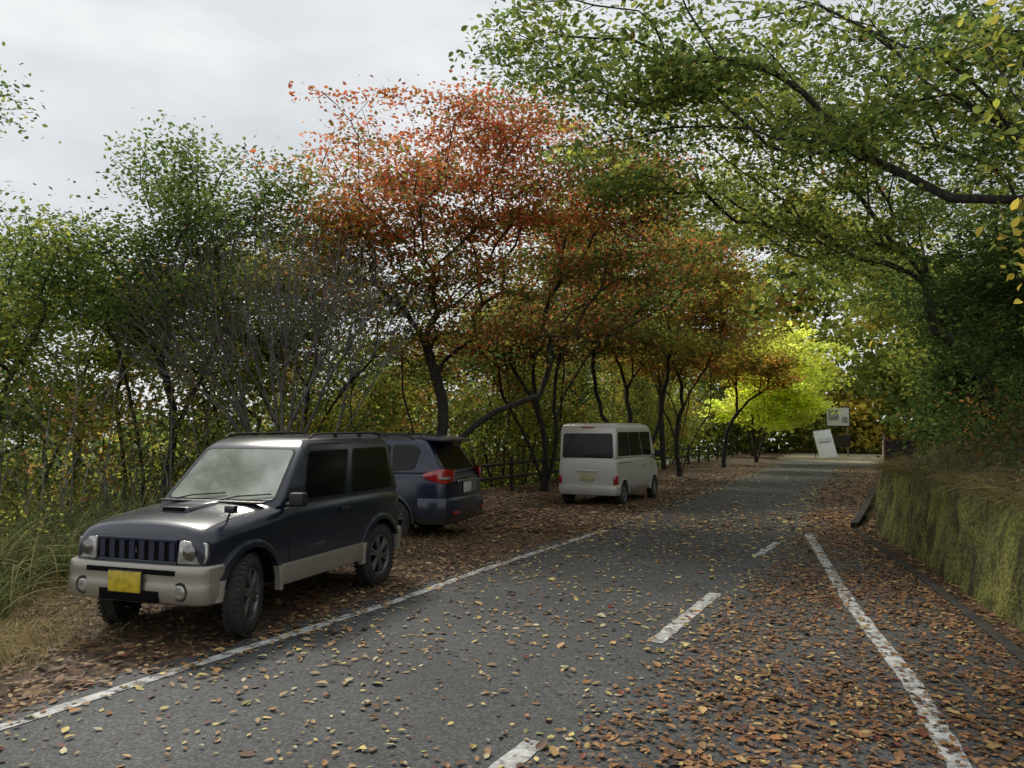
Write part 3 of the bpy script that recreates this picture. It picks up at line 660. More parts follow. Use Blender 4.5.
def undergrowth(n,pts,spread,pal,size,name='undergrowth'):
    wh=rng.integers(0,len(pts),n); c=pts[wh]+rng.normal(0,1,(n,3)).clip(-1.9,1.9)*np.array(spread)
    k=pick(pal,len(pts),rng,.4)[wh]; col=.7*k+.3*pick(pal,n)
    nn=unit(rng.normal(size=(n,3))+np.array([0,0,.8]))
    mkobj(name,leaf_mesh(name,c,nn,rng.uniform(.6,1.3,n)*size,col,M_leaf,aspect=.6),kind='stuff')
k=230; y=rng.uniform(15,44,k); s=rng.uniform(0,1,k)**1.3*7+.5; x=Ff(y)-s; z=ground_z(x,y)+rng.uniform(.1,2.4,k)
undergrowth(27000,np.stack([x,y,z],1),(.4,.4,.22),PGY+[(OB,1.2),(YG,1.2),(G3,1),(G1,2)],.12)
k=190; y=rng.uniform(19,34,k); s=rng.uniform(2,8,k); x=Ff(y)-s; z=rng.uniform(.6,4.6,k)
undergrowth(17000,np.stack([x,y,z],1),(.5,.5,.25),PG+[(OB,1.4),(YG,1.4)],.14)
k=150; y=rng.uniform(8.5,16,k); s=rng.uniform(0,1,k)*6+.6; x=Ff(y)-s; z=ground_z(x,y)+rng.uniform(.1,2.6,k)
undergrowth(14000,np.stack([x,y,z],1),(.35,.35,.22),PUND,.08)
k=70; y=rng.uniform(7.4,10,k); x=rng.uniform(-7.2,-5.5,k); z=ground_z(x,y)+rng.uniform(.1,.8,k)
undergrowth(3500,np.stack([x,y,z],1),(.22,.22,.15),PUND,.05)
k=260; y=rng.uniform(12,50,k); x=Rf(y)+.5+rng.uniform(0,5,k); z=hill_z(x,y)+rng.uniform(.1,1.8,k)
undergrowth(24000,np.stack([x,y,z],1),(.4,.4,.25),PDG+[(G2,1),(G3,.4),(OB,.4)],.115)
k=260; y=rng.uniform(5,15,k); x=Rf(y)+.9+rng.uniform(0,4.4,k); z=hill_z(x,y)+rng.uniform(.0,.25,k)+np.clip(x-Rf(y)-1.2,0,3)*rng.uniform(0,.4,k)
undergrowth(25000,np.stack([x,y,z],1),(.28,.28,.14),PDG+[(OB,.8)],.065)
k=460; y=rng.uniform(57,72,k); x=rng.uniform(6,62,k); z=rng.uniform(0,1,k)**1.3*14+.2
undergrowth(42000,np.stack([x,y,z],1),(1.3,1.2,.8),PGY+[(G3,3),(YG,2),(OB,.5)],.66,'woodland')
k=110; y=rng.uniform(56.5,60,k); x=rng.uniform(16,48,k); z=rng.uniform(0,6.5,k)
undergrowth(16000,np.stack([x,y,z],1),(.9,.9,.5),PYEL+[(G2,2),(G3,3)],.46,'woodland')
k=380; y=rng.uniform(24,58,k); s=rng.uniform(3,16,k); x=Ff(y)-s; z=ground_z(x,y)+rng.uniform(0.5,7.5,k)
undergrowth(32000,np.stack([x,y,z],1),(.8,.8,.45),PGY+[(YG,2.4),(OB,1)],.26,'woodland')
k=240; s=rng.uniform(8,26,k); y=rng.uniform(14,44,k); x=Ff(y)-s; z=ground_z(x,y)+rng.uniform(1.0,9.0,k)
undergrowth(17000,np.stack([x,y,z],1),(.9,.9,.45),PGY+[(YG,1.4),(OB,.6)],.25,'woodland')
k=420; y=rng.uniform(30,90,k); x=-y*rng.uniform(.05,1.05,k)-4; z=rng.uniform(-9,2.2,k)
undergrowth(24000,np.stack([x,y,z],1),(1.6,1.6,.8),PG+[(G3,1),(OB,1),(YG,.6)],.62,'woodland')
mb=MB(); r=np.random.default_rng(9)
for i in range(260):
    y=r.uniform(8.5,16); s=r.uniform(.3,5.5); x=float(Ff(y))-s; z=gz(x,y); a=r.uniform(0,6.28); L=r.uniform(.9,3.6); l=r.uniform(.1,.8)
    p=[(x+math.cos(a)*l*t*t*L,y+math.sin(a)*l*t*t*L,z+L*t) for t in(0,.35,.7,1)]
    mb.tube(p,[.012,.009,.006,.003],4)
mb.build('undergrowth',[M_barkg],kind='stuff')
print('veg done',time.time()-T0)

# ------------------------------------------------------------------ fence
M_wood=mat('dark_weathered_wood',(.05,.04,.032),.85,var=.5,vscale=6,bump=.4)
fe=empty('fence','dark weathered wooden post and rail fence along car park','fence',(float(Ff(20)),20,0))
fy=np.arange(14.1,50,1.9)
mp_=MB();mp_.tube([(0,0,-.25),(0,0,.98),(0,0,1.02)],[.06,.06,.045],10);pm=mp_.mesh('post',[M_wood])
for y in fy:
    o=mkobj('post',pm,fe);o.location=(float(Ff(y)-Ff(20)),y-20,0)
for h in(.45,.82):
    mb=MB(); pts=[(float(Ff(y)-Ff(20)),y-20,h+rng.normal(0,.01)) for y in fy]; mb.tube(pts,.045,8); mb.build('rail',[M_wood],fe)

# ------------------------------------------------------------------ vehicles
M_tyre=mat('tyre_rubber',(.018,.018,.018),.85,var=.5,vscale=8,bump=.4,bscale=60,dirt_or_reflection=(.045,.04,.035))
M_blk=mat('black_plastic',(.012,.012,.013),.55)
M_under=mat('underbody_black',(.006,.006,.006),.95,spec=.1)
M_rubber=mat('window_rubber',(.008,.008,.008),.6)
M_rim=mat('alloy_rim',(.30,.31,.32),.35,.8,var=.4,vscale=8)
M_rimd=mat('grey_rim',(.20,.20,.205),.4,.7,var=.3,vscale=8)
M_glass=mat('dark_car_glass',(.005,.006,.006),.08,0,.28,0)
M_wind=mat('windscreen_glass',(.50,.53,.47),.12,.6,.8,1,var=.6,vscale=2.0,dirt_or_reflection=(.20,.23,.18))  # pale mottled base colour stands in for the sky reflected in the glass
M_chrome=mat('chrome',(.6,.6,.6),.15,1)
M_lamp=mat('headlamp_glass',(.50,.50,.47),.18,.35,.8,1,var=.45,vscale=20,dirt_or_reflection=(.25,.25,.23))
M_red=mat('red_lamp',(.42,.012,.012),.15,0,.6,1,var=.5,vscale=30)
M_white=mat('white_plate',(.6,.6,.58),.4)
M_yplate=mat('yellow_plate',(.60,.45,.03),.4,var=.35,vscale=16,detail=0)
M_pplate=mat('pale_plate',(.52,.47,.25),.4,var=.2,vscale=16,detail=0)
def paint2(name,c1,c2,zs,rough=.3,metal=.12,coat=.7,crough=.14):
    m,nt,b=newmat(name)
    b.inputs['Metallic'].default_value=metal;b.inputs['Roughness'].default_value=rough;b.inputs['Coat Weight'].default_value=coat;b.inputs['Coat Roughness'].default_value=crough
    tc=N(nt,'ShaderNodeTexCoord');sx=N(nt,'ShaderNodeSeparateXYZ');nt.links.new(tc.outputs['Object'],sx.inputs[0])
    gt=N(nt,'ShaderNodeMath',operation='GREATER_THAN');gt.inputs[1].default_value=zs;nt.links.new(sx.outputs['Z'],gt.inputs[0])
    mx=N(nt,'ShaderNodeMix',data_type='RGBA');mx.inputs[6].default_value=(*c2,1);mx.inputs[7].default_value=(*c1,1)
    nt.links.new(gt.outputs[0],mx.inputs[0])
    no=N(nt,'ShaderNodeTexNoise');no.inputs['Scale'].default_value=5;no.inputs['Detail'].default_value=6;nt.links.new(tc.outputs['Object'],no.inputs['Vector'])
    mr=N(nt,'ShaderNodeMapRange');mr.inputs[1].default_value=.72;mr.inputs[2].default_value=.3;mr.inputs[3].default_value=.0;mr.inputs[4].default_value=.45
    nt.links.new(sx.outputs['Z'],mr.inputs[0])
    mu=N(nt,'ShaderNodeMath',operation='MULTIPLY');nt.links.new(mr.outputs[0],mu.inputs[0]);nt.links.new(no.outputs['Fac'],mu.inputs[1])
    m2=N(nt,'ShaderNodeMix',data_type='RGBA');m2.inputs[7].default_value=(.12,.105,.085,1)
    nt.links.new(mu.outputs[0],m2.inputs[0]);nt.links.new(mx.outputs[2],m2.inputs[6]);nt.links.new(m2.outputs[2],b.inputs['Base Color'])
    ra=N(nt,'ShaderNodeMath',operation='MULTIPLY_ADD');ra.inputs[1].default_value=.8;ra.inputs[2].default_value=rough;nt.links.new(mu.outputs[0],ra.inputs[0]);nt.links.new(ra.outputs[0],b.inputs['Roughness'])
    return m
FZ=[(0,.90),(.06,.955),(.25,.99),(.5,1.0),(.75,.992),(.88,.978),(.96,.955),(1,.925)]
class Body:
    def __init__(s,st): s.st=st; s.xs=[q[0] for q in st]
    def y(s,x,z):
        g=lambda i:float(np.interp(x,s.xs,[q[i] for q in s.st]))
        w,zb,zs=g(1),g(2),g(3); return w*float(np.interp((z-zb)/(zs-zb),[a for a,_ in FZ],[b for _,b in FZ]))
    def build(s,parent,mats,arches,rad,name='body',bevel=.02):
        mb=MB();rings=[]
        for(x,w,zb,zs,zt) in s.st:
            h=[(0,zb),(w*.8,zb)]+[(w*f,zb+(zs-zb)*a) for a,f in FZ]+[(w*.87,zs+(zt-zs)*.38),(w*.78,zs+(zt-zs)*.58),(w*.6,zs+(zt-zs)*.80),(w*.3,zs+(zt-zs)*.95),(0,zt)]
            full=[(x,y,z) for y,z in h]+[(x,-y,z) for y,z in h[-2:0:-1]]
            rings.append(full)
        k=len(rings[0]);vs=[p for r_ in rings for p in r_];fs=[]
        for i in range(len(rings)-1):
            for j in range(k):
                j2=(j+1)%k; fs.append((i*k+j,i*k+j2,(i+1)*k+j2,(i+1)*k+j))
        fs.append(tuple(range(k)));fs.append(tuple((len(rings)-1)*k+j for j in range(k)))
        mb.add(vs,fs)
        me=mb.mesh(name,mats,bevel,2,40,32)
        o=bpy.data.objects.new(name,me);COL.objects.link(o)
        for (ax,az) in arches:
            for sd in(1,-1):
                c=MB();c.lathe_y([(0.001,0),(rad,0),(rad,.6),(0.001,.6)],(ax,.42 if sd>0 else -1.02,az),40)
                cm=c.mesh('cut',mats[:2]);
                for p in cm.polygons: p.material_index=1
                co=bpy.data.objects.new('cut',cm);COL.objects.link(co)
                md=o.modifiers.new('b','BOOLEAN');md.operation='DIFFERENCE';md.object=co;md.solver='EXACT'
                try: md.material_mode='INDEX'
                except Exception: pass
                dg=bpy.context.evaluated_depsgraph_get();dg.update()
                nm=bpy.data.meshes.new_from_object(o.evaluated_get(dg));o.modifiers.clear();o.data=nm
                bpy.data.objects.remove(co)
        o.data.set_sharp_from_angle(angle=math.radians(38))
        o.name=name;o.parent=parent
        return o
def greenhouse(parent,rings,mats,bevel=.045,name='cabin'):
    mb=MB();vs=[];fs=[]
    for(xf,xr,yf,yr,zf,zr) in rings: vs+=[(xf,yf,zf),(xr,yr,zr),(xr,-yr,zr),(xf,-yf,zf)]
    for i in range(len(rings)-1):
        for j in range(4):
            j2=(j+1)%4;fs.append((i*4+j,i*4+j2,(i+1)*4+j2,(i+1)*4+j))
    fs.append((0,1,2,3));n=len(rings)-1;fs.append((n*4,n*4+1,n*4+2,n*4+3));mb.add(vs,fs)
    return mb.build(name,mats,parent,bevel,4,50)
def patches(r0,r1):
    c=lambda r_:[Vector((r_[0],r_[2],r_[4])),Vector((r_[1],r_[3],r_[5])),Vector((r_[1],-r_[3],r_[5])),Vector((r_[0],-r_[2],r_[4]))]
    a,b=c(r0),c(r1)
    return {'left':(a[0],a[1],b[1],b[0]),'rear':(a[1],a[2],b[2],b[1]),'right':(a[3],a[2],b[2],b[3]),'front':(a[3],a[0],b[0],b[3])}
def bil(p,u,v): return (p[0]*(1-u)+p[1]*u)*(1-v)+(p[3]*(1-u)+p[2]*u)*v
def window(parent,p,uv,name='window',glass=None,r=.04,off=.007,frame=.022,fm=None):
    pts=[bil(p,u,v) for u,v in uv]
    c=sum(pts,Vector())/len(pts);nr=Vector()
    for i in range(len(pts)): nr+=(pts[i]-c).cross(pts[(i+1)%len(pts)]-c)
    fl=nr.dot(c-Vector((0 if abs(nr.x)>abs(nr.y) else c.x,0,c.z-.05)))<0
    mb=MB();mb.panel(pts,off,.012,r,5,0,fl,0);w=mb.build(name,[glass or M_glass],parent)
    mb=MB();mb.panel(pts,off-.004,.012,r,5,0,fl,frame);mb.build('frame',[fm or M_rubber],w)
    return w
def seam(parent,body,pts,side,w=.007,name='panel_gap'):
    mb=MB()
    for i in range(len(pts)-1):
        (x0,z0),(x1,z1)=pts[i],pts[i+1];n=max(1,int(math.hypot(x1-x0,z1-z0)/.05))
        for k in range(n):
            a=(x0+(x1-x0)*k/n,z0+(z1-z0)*k/n);b=(x0+(x1-x0)*(k+1)/n,z0+(z1-z0)*(k+1)/n)
            dx,dz=b[0]-a[0],b[1]-a[1];l=math.hypot(dx,dz);ox,oz=-dz/l*w/2,dx/l*w/2
            q=[(a[0]+ox,a[1]+oz),(b[0]+ox,b[1]+oz),(b[0]-ox,b[1]-oz),(a[0]-ox,a[1]-oz)]
            mb.add([(x,side*(body.y(x,z)+.0025),z) for x,z in q],[(0,1,2,3)])
    return mb.build(name,[M_rubber],parent)
def wheel(parent,x,y,R,w,rr,rim,sp=6,steer=0,split=False):
    sd=1 if y>0 else -1
    mb=MB();mb.lathe_y([(.02,-w*.35),(rr*.9,-w*.35),(rr*.9,-w*.2),(.02,-w*.2)],(0,0,0),24)
    o=mb.build('wheel',[M_under],parent);o.location=(x,y,R);o.rotation_euler=(0,0,steer+(0 if sd>0 else math.pi))
    t=MB();h=w/2
    t.lathe_y([(rr,-h+.02),(rr+.02,-h),(R-.05,-h-.006),(R-.015,-h+.012),(R-.002,-h+.03),(R,-h*.4),(R,h*.4),(R-.002,h-.03),(R-.015,h-.012),(R-.05,h+.006),(rr+.02,h),(rr,h-.02)],(0,0,0),48)
    nt_=44
    for k in range(nt_):
        a=2*math.pi*k/nt_
        for q in(-1,1):
            Rm=Matrix.Rotation(-a,3,'Y')
            t.box((math.cos(a)*(R+.001),q*h*.62,math.sin(a)*(R+.001)),(.012,h*.55,R*.085),0,Rm)
    t.build('tyre',[M_tyre],o)
    q=MB();q.lathe_y([(rr+.004,h-.005),(rr+.004,-h*.8),(rr-.012,-h*.8),(rr-.02,h*.2),(rr-.012,h-.012)],(0,0,0),40)
    q.lathe_y([(.001,h*.1),(.055,h*.1),(.06,h*.72),(.045,h*.86),(.001,h*.88)],(0,0,0),20)
    for k in range(sp):
        a=2*math.pi*k/sp+.3
        for da in((-.13,.13) if split else (0,)):
            Rm=Matrix.Rotation(-(a+da),3,'Y')
            L=rr-.045
            c=(math.cos(a+da)*(.04+L/2),h*.62,math.sin(a+da)*(.04+L/2))
            q.box(c,(L,.03,.032 if split else .06),0,Rm)
    q.build('rim',[rim],o,.004,1)
    return o
def text_obj(txt,size,mt,parent,loc,rot,name='lettering'):
    cu=bpy.data.curves.new('t','FONT');cu.body=txt;cu.size=size;cu.extrude=.001;cu.align_x='CENTER'
    t=bpy.data.objects.new('t',cu);COL.objects.link(t);dg=bpy.context.evaluated_depsgraph_get()
    me=bpy.data.meshes.new_from_object(t.evaluated_get(dg));bpy.data.objects.remove(t)
    me.materials.clear();me.materials.append(mt);o=mkobj(name,me,parent);o.location=loc;o.rotation_euler=rot;return o

# ---- small navy / beige off-roader
NAVY=(.005,.010,.027);BEIGE=(.36,.335,.285)
M_jp=paint2('navy_and_beige_paint',NAVY,BEIGE,.525);M_jb=paint2('beige_paint',BEIGE,BEIGE,.1,.3,.5,.5);M_navy=paint2('navy_paint',NAVY,NAVY,.1)
J=empty('parked_car','small boxy navy off-road car with beige bumper','car',(-2.54,7.92,0.015),math.radians(-109),group='parked cars')
st=[(-1.665,.66,.46,.98,1.02),(-1.63,.70,.40,1.02,1.05),(-1.52,.725,.37,1.04,1.07),(-1.0,.735,.36,1.04,1.08),(0,.735,.36,1.035,1.08),(.5,.735,.36,1.03,1.09),
 (.66,.735,.36,1.01,1.085),(.9,.732,.36,.975,1.065),(1.15,.726,.36,.945,1.04),(1.35,.718,.36,.92,1.01),(1.47,.705,.37,.90,.985),(1.56,.69,.38,.88,.955),(1.60,.67,.40,.85,.91),(1.625,.65,.42,.81,.865)]
B=Body(st);B.build(J,[M_jp,M_under],[(1.125,.36),(-1.125,.36)],.40)
R0_=(.72,-1.645,.69,.685,1.02,1.02);R1_=(.20,-1.57,.59,.58,1.555,1.57);R2_=(.08,-1.54,.53,.53,1.635,1.65);R3_=(-.10,-1.43,.43,.43,1.67,1.685)
greenhouse(J,[R0_,R1_,R2_,R3_],[M_navy],.045)
pt=patches(R0_,R1_)
window(J,pt['front'],[(.06,.12),(.94,.12),(.93,.97),(.07,.97)],'windscreen',M_wind,.06)
for s_ in('left','right'):
    window(J,pt[s_],[(.165,.10),(.475,.10),(.475,.93),(.075,.93)],'side_window')
    window(J,pt[s_],[(.545,.10),(.93,.10),(.94,.93),(.545,.93)],'side_window',r=.05)
window(J,pt['rear'],[(.1,.15),(.9,.15),(.9,.92),(.1,.92)],'rear_window')
for sd in(1,-1):
    for ax in(1.125,-1.125):
        mb=MB();mb.arch(ax,.36,float(B.y(ax,.7)),sd,.378,.448,.028,a0=0 if ax>0 else -8,a1=188 if ax>0 else 180);mb.build('wheel_arch_flare',[M_jp],J,sharp=40)
    mb=MB();mb.sweep([(-.70,sd*.728),(-.3,sd*.73),(.3,sd*.73),(.72,sd*.728)][::(-1 if sd>0 else 1)],[(-.03,.345),(.022,.355),(.032,.40),(.030,.475),(.016,.515),(-.03,.522)]);mb.build('sill_cladding',[M_jb],J,.006)
    seam(J,B,[(.60,.54),(.62,.75),(.60,1.0)],sd);seam(J,B,[(-.50,.54),(-.50,1.0)],sd);seam(J,B,[(.60,.545),(-.50,.545)],sd,.006)
    seam(J,B,[(.62,.80),(1.50,.79)],sd,.008,'crease_line')
    mb=MB();mb.box((-.36,sd*.752,.925),(.15,.022,.028));mb.box((-.36,sd*.74,.925),(.17,.012,.05));h_=mb.build('door_handle',[M_blk],J,.006)
    if sd>0:
        mb=MB();mb.box((.60,sd*.825,1.10),(.10,.15,.125));mb.box((.60,sd*.73,1.05),(.05,.10,.04));mb.build('door_mirror',[M_blk],J,.022,3)
    mb=MB();y=sd*.515;mb.tube([(-.02,y,1.65),(-.08,y,1.685),(-.2,y,1.695),(-1.3,y,1.705),(-1.42,y,1.695),(-1.48,y,1.655)],.011,8)
    for q in(-.5,-1.0): mb.box((q,y,1.675),(.05,.022,.04))
    mb.build('roof_rail',[M_blk],J)
mb=MB();mb.tube([(1.30,.60,.95),(1.33,.66,1.05)],.010,6);mb.box((1.33,.67,1.075),(.05,.10,.06));mb.build('wing_mirror',[M_navy],J,.015,3)
def hoodz(x,y):
    zt=float(np.interp(x,[q[0] for q in st],[q[4] for q in st]));zs=float(np.interp(x,[q[0] for q in st],[q[3] for q in st]))
    w=float(np.interp(x,[q[0] for q in st],[q[1] for q in st]))
    return zs+(zt-zs)*float(np.interp(abs(y)/w,[0,.3,.6,.78,.87,.925],[1,.95,.8,.58,.38,0]))
mb=MB();mb.add([(1.25,-.17,1.01),(1.25,.17,1.01),(1.24,.14,1.066),(1.24,-.14,1.066),(.80,-.20,1.05),(.80,.20,1.05),(.86,.14,1.088),(.86,-.14,1.088)],[(0,1,2,3),(3,2,6,7),(0,3,7,4),(1,5,6,2),(4,7,6,5),(0,4,5,1)])
mb.build('bonnet_scoop',[M_navy],J,.02,3)
mb=MB();mb.panel([(1.243,-.12,1.03),(1.243,.12,1.03),(1.238,.115,1.062),(1.238,-.115,1.062)],.010,.01,.01,3,0,False);mb.build('scoop_opening',[M_under],J)
for sd in(1,-1):
    mb=MB()
    xs_=np.linspace(.80,1.58,14)
    for i in range(13):
        a,b_=xs_[i],xs_[i+1];y0=.585
        mb.add([(a,sd*(y0-.004),hoodz(a,y0)+.003),(a,sd*(y0+.004),hoodz(a,y0)+.003),(b_,sd*(y0+.004),hoodz(b_,y0)+.003),(b_,sd*(y0-.004),hoodz(b_,y0)+.003)],[(0,1,2,3)])
    mb.build('panel_gap',[M_rubber],J)
mb=MB();mb.box((.775,0,1.075),(.10,1.15,.02));mb.build('cowl_panel',[M_blk],J,.006)
for yy_ in(-.42,.10):
    mb=MB();mb.tube([(.76,yy_,1.09),(.68,yy_+.12,1.12),(.64,yy_+.46,1.145)],.007,6);mb.build('wiper',[M_blk],J)
mb=MB();mb.box((1.615,0,.755),(.05,.80,.165),1);
for k in range(8):
    y=-.36+k*.103; mb.box((1.642,y,.755),(.016,.056,.15),0)
mb.box((1.642,0,.845),(.02,.82,.022),0);mb.box((1.642,0,.667),(.02,.82,.02),0)
M_gr=paint2('grille_navy',(.012,.02,.055),(.012,.02,.055),.1)
g_=mb.build('grille',[M_gr,M_under],J,.003,1)
text_obj('S',.05,M_rimd,J,(1.653,0,.738),(math.pi/2,0,math.pi/2),'emblem')
M_bowl=mat('lamp_bowl',(.22,.22,.21),.15,.8)
for sd in(1,-1):
    pts=[(1.642,sd*.425,.665),(1.600,sd*.655,.665),(1.582,sd*.672,.72),(1.577,sd*.665,.830),(1.625,sd*.43,.848)]
    mb=MB();mb.panel(pts,.020,.06,.022,5,0,sd<0);hl=mb.build('headlight',[M_lamp],J,.004,1,sharp=50)
    mb=MB();mb.panel(pts,.004,.05,.025,5,0,sd<0,.014);mb.build('bezel',[M_blk],hl)
    mb=MB();mb.disc_x([(.003,.020),(.045,.016),(.062,.010),(.068,.0)],(1.634,sd*.52,.752));mb.build('reflector',[M_bowl],hl)
path=[(1.47,.728),(1.55,.728),(1.625,.71),(1.665,.67),(1.684,.60),(1.694,.45),(1.70,.2),(1.70,0)];path=path+[(x,-y) for x,y in path[-2::-1]]
mb=MB();mb.sweep(path,[(-.08,.655),(-.005,.655),(.010,.64),(.018,.58),(.008,.53),(.018,.50),(.020,.42),(.004,.36),(-.03,.34),(-.09,.34)]);fb=mb.build('front_bumper',[M_jb],J,.006,2,sharp=35)
mb=MB();mb.box((1.714,0,.405),(.03,.60,.09),0)
for q in range(3): mb.box((1.731,0,.377+q*.028),(.006,.58,.006),1)
mb.build('lower_grille',[M_under,M_blk],fb,.006)
mb=MB();mb.box((1.715,-.0,.60),(.012,.90,.04));mb.build('upper_air_slot',[M_under],fb,.003)
for sd in(1,-1):
    mb=MB();mb.disc_x([(.002,.022),(.04,.02),(.048,.014),(.050,-.02)],(1.695,sd*.50,.455));mb.build('fog_lamp',[M_lamp],fb,sharp=20)
    mb=MB();mb.disc_x([(.050,.006),(.056,.018),(.070,.020),(.076,.010),(.076,-.03)],(1.690,sd*.50,.455));mb.disc_x([(.001,.008),(.05,.008)],(1.690,sd*.50,.455));mb.build('fog_lamp_recess',[M_blk],fb)
mb=MB();mb.box((1.745,-.02,.515),(.012,.33,.165));mb.build('number_plate',[M_yplate],J,.006);
mb=MB();mb.box((1.735,-.02,.515),(.012,.35,.185));mb.build('plate_holder',[M_blk],J,.006)
path=[(-1.55,-.73),(-1.63,-.72),(-1.69,-.66),(-1.70,-.4),(-1.70,.4),(-1.69,.66),(-1.63,.72),(-1.55,.73)]
mb=MB();mb.sweep(path,[(-.08,.60),(.0,.60),(.014,.56),(.014,.42),(-.02,.36),(-.08,.36)]);mb.build('rear_bumper',[M_jb],J,.006)
sw=wheel(J,-1.80,0.001,.34,.18,.2,M_rim);sw.name='spare_wheel';sw.location=(-1.78,-.05,.86);sw.rotation_euler=(0,0,math.pi/2)
text_obj('LAND VENTURE',.036,M_rim,J,(.14,.7385,.62),(math.pi/2,0,math.pi),'lettering')
mb=MB();mb.box((0,0,.42),(3.0,.9,.2));mb.build('underbody',[M_under],J,.02)
for x_,y_ in((1.125,.655),(1.125,-.655),(-1.125,.66),(-1.125,-.66)):
    wheel(J,x_,y_,.340,.155,.215,M_rimd,6,math.radians(21) if x_>0 else 0,True)

# ---- dark blue SUV
M_fp=paint2('blue_paint_black_sill',(.005,.011,.034),(.012,.012,.013),.40,.3,.1,.5)
Fo=empty('parked_car','dark blue sport utility car parked nose toward the fence','car',(-2.92,13.30,.0),math.radians(163),group='parked cars')
st2=[(-2.27,.70,.40,.95,1.0),(-2.23,.79,.34,1.02,1.06),(-2.1,.86,.30,1.06,1.09),(-1.6,.885,.28,1.06,1.1),(0,.89,.28,1.03,1.08),(1.0,.885,.28,1.0,1.08),(1.4,.88,.28,.95,1.03),(1.8,.86,.28,.9,.98),(2.1,.80,.28,.84,.9),(2.25,.70,.32,.74,.78),(2.30,.6,.36,.66,.68)]
B2=Body(st2);B2.build(Fo,[M_fp,M_under],[(1.32,.35),(-1.32,.35)],.40)
Q0=(1.05,-2.20,.82,.78,1.04,1.05);Q1=(.30,-1.88,.70,.65,1.57,1.53);Q2=(.12,-1.80,.62,.59,1.64,1.61);Q3=(-.1,-1.6,.48,.46,1.68,1.655)
greenhouse(Fo,[Q0,Q1,Q2,Q3],[M_fp],.05)
pt=patches(Q0,Q1)
window(Fo,pt['front'],[(.06,.08),(.94,.08),(.93,.96),(.07,.96)],'windscreen',M_glass,.06)
for s_ in('left','right'):
    window(Fo,pt[s_],[(.17,.12),(.41,.12),(.41,.93),(.05,.93)],'side_window',frame=.015)
    window(Fo,pt[s_],[(.44,.12),(.70,.12),(.70,.93),(.44,.93)],'side_window',frame=.015)
    window(Fo,pt[s_],[(.73,.12),(.85,.20),(.92,.80),(.89,.93),(.73,.93)],'side_window',frame=.015)
window(Fo,pt['rear'],[(.09,.14),(.91,.14),(.90,.86),(.10,.86)],'rear_window',r=.06)
mb=MB();mb.add([(-1.74,-.60,1.58),(-1.74,.60,1.58),(-2.13,.57,1.56),(-2.13,-.57,1.56),(-1.74,-.60,1.665),(-1.74,.60,1.665),(-2.14,.57,1.60),(-2.14,-.57,1.60)],[(0,1,2,3),(4,7,6,5),(0,4,5,1),(1,5,6,2),(2,6,7,3),(3,7,4,0)])
mb.build('rear_spoiler',[M_fp],Fo,.012,3)
for sd in(1,-1):
    path=[(-1.88,.885),(-2.02,.875),(-2.14,.85),(-2.225,.80),(-2.262,.72),(-2.28,.60)]
    vs=[];fs=[]
    tops=[1.07,1.12,1.145,1.145,1.135,1.12];bots=[1.03,.97,.935,.92,.93,.955]
    for (x,y),a,b_ in zip(path,tops,bots):
        o_=.012
        vs+=[(x-.01,sd*(y-.03),b_),(x-o_,sd*(y+o_),b_),(x-o_*1.4,sd*(y+o_*1.4),(a+b_)/2),(x-o_*.5,sd*(y-.005),a),(x,sd*(y-.05),a)]
    for i in range(5):
        for j in range(4): fs.append((i*5+j,i*5+j+1,(i+1)*5+j+1,(i+1)*5+j))
    fs+=[(0,1,2,3,4),(25,26,27,28,29)];mb=MB();mb.add(vs,fs);tl=mb.build('tail_light',[M_red],Fo,sharp=50)
    mb=MB();vs=[]
    for (x,y),a,b_ in list(zip(path,tops,bots))[2:5]:
        m_=(a+b_)/2-.02; vs+=[(x-.022,sd*(y+.022),m_-.025),(x-.024,sd*(y+.024),m_+.015)]
    mb.add(vs,[(0,1,3,2),(2,3,5,4)]);mb.build('clear_lamp',[M_lamp],tl)
    seam(Fo,B2,[(-1.85,.98),(-2.2,.95)],sd,.004)
    for xx in(.88,-.18): seam(Fo,B2,[(xx,.42),(xx,1.0)],sd)
    seam(Fo,B2,[(-1.12,1.0),(-1.05,.78),(-.90,.62),(-.86,.42)],sd);seam(Fo,B2,[(.88,.42),(-.86,.42)],sd)
    for hx in(0,-.98): 
        mb=MB();mb.box((hx,sd*.90,.90),(.19,.03,.03));mb.build('door_handle',[M_fp],Fo,.008)
    mb=MB();mb.box((.78,sd*.97,1.08),(.12,.17,.13));mb.box((.78,sd*.87,1.04),(.05,.12,.04));mb.build('door_mirror',[M_fp],Fo,.025,3)
    for ax in(1.32,-1.32):
        mb=MB();mb.arch(ax,.35,float(B2.y(ax,.7)),sd,.385,.425,.012,a0=-5,a1=185);mb.build('wheel_arch_trim',[M_fp],Fo)
    mb=MB();y=sd*.60;mb.tube([(.05,y,1.62),(0,y,1.67),(-.2,y,1.69),(-1.4,y,1.68),(-1.52,y,1.66),(-1.58,y,1.61)],.015,8);mb.build('roof_rail',[M_blk],Fo)
path=[(-1.80,-.885),(-2.08,-.875),(-2.24,-.81),(-2.31,-.66),(-2.33,-.3),(-2.33,.3),(-2.31,.66),(-2.24,.81),(-2.08,.875),(-1.80,.885)]
mb=MB();mb.sweep(path,[(-.1,.70),(-.01,.70),(.014,.66),(.018,.5),(.0,.40),(-.03,.30),(-.1,.28)]);rb=mb.build('rear_bumper',[M_fp],Fo,.008)
for sd in(1,-1):
    mb=MB();mb.box((-2.345,sd*.62,.47),(.02,.20,.05),0,Matrix.Rotation(sd*-.12,3,'Z'));mb.build('reflector',[M_red],rb,.006)
mb=MB();mb.box((-2.292,0,.83),(.014,.34,.17));mb.build('number_plate',[M_white],Fo,.005)
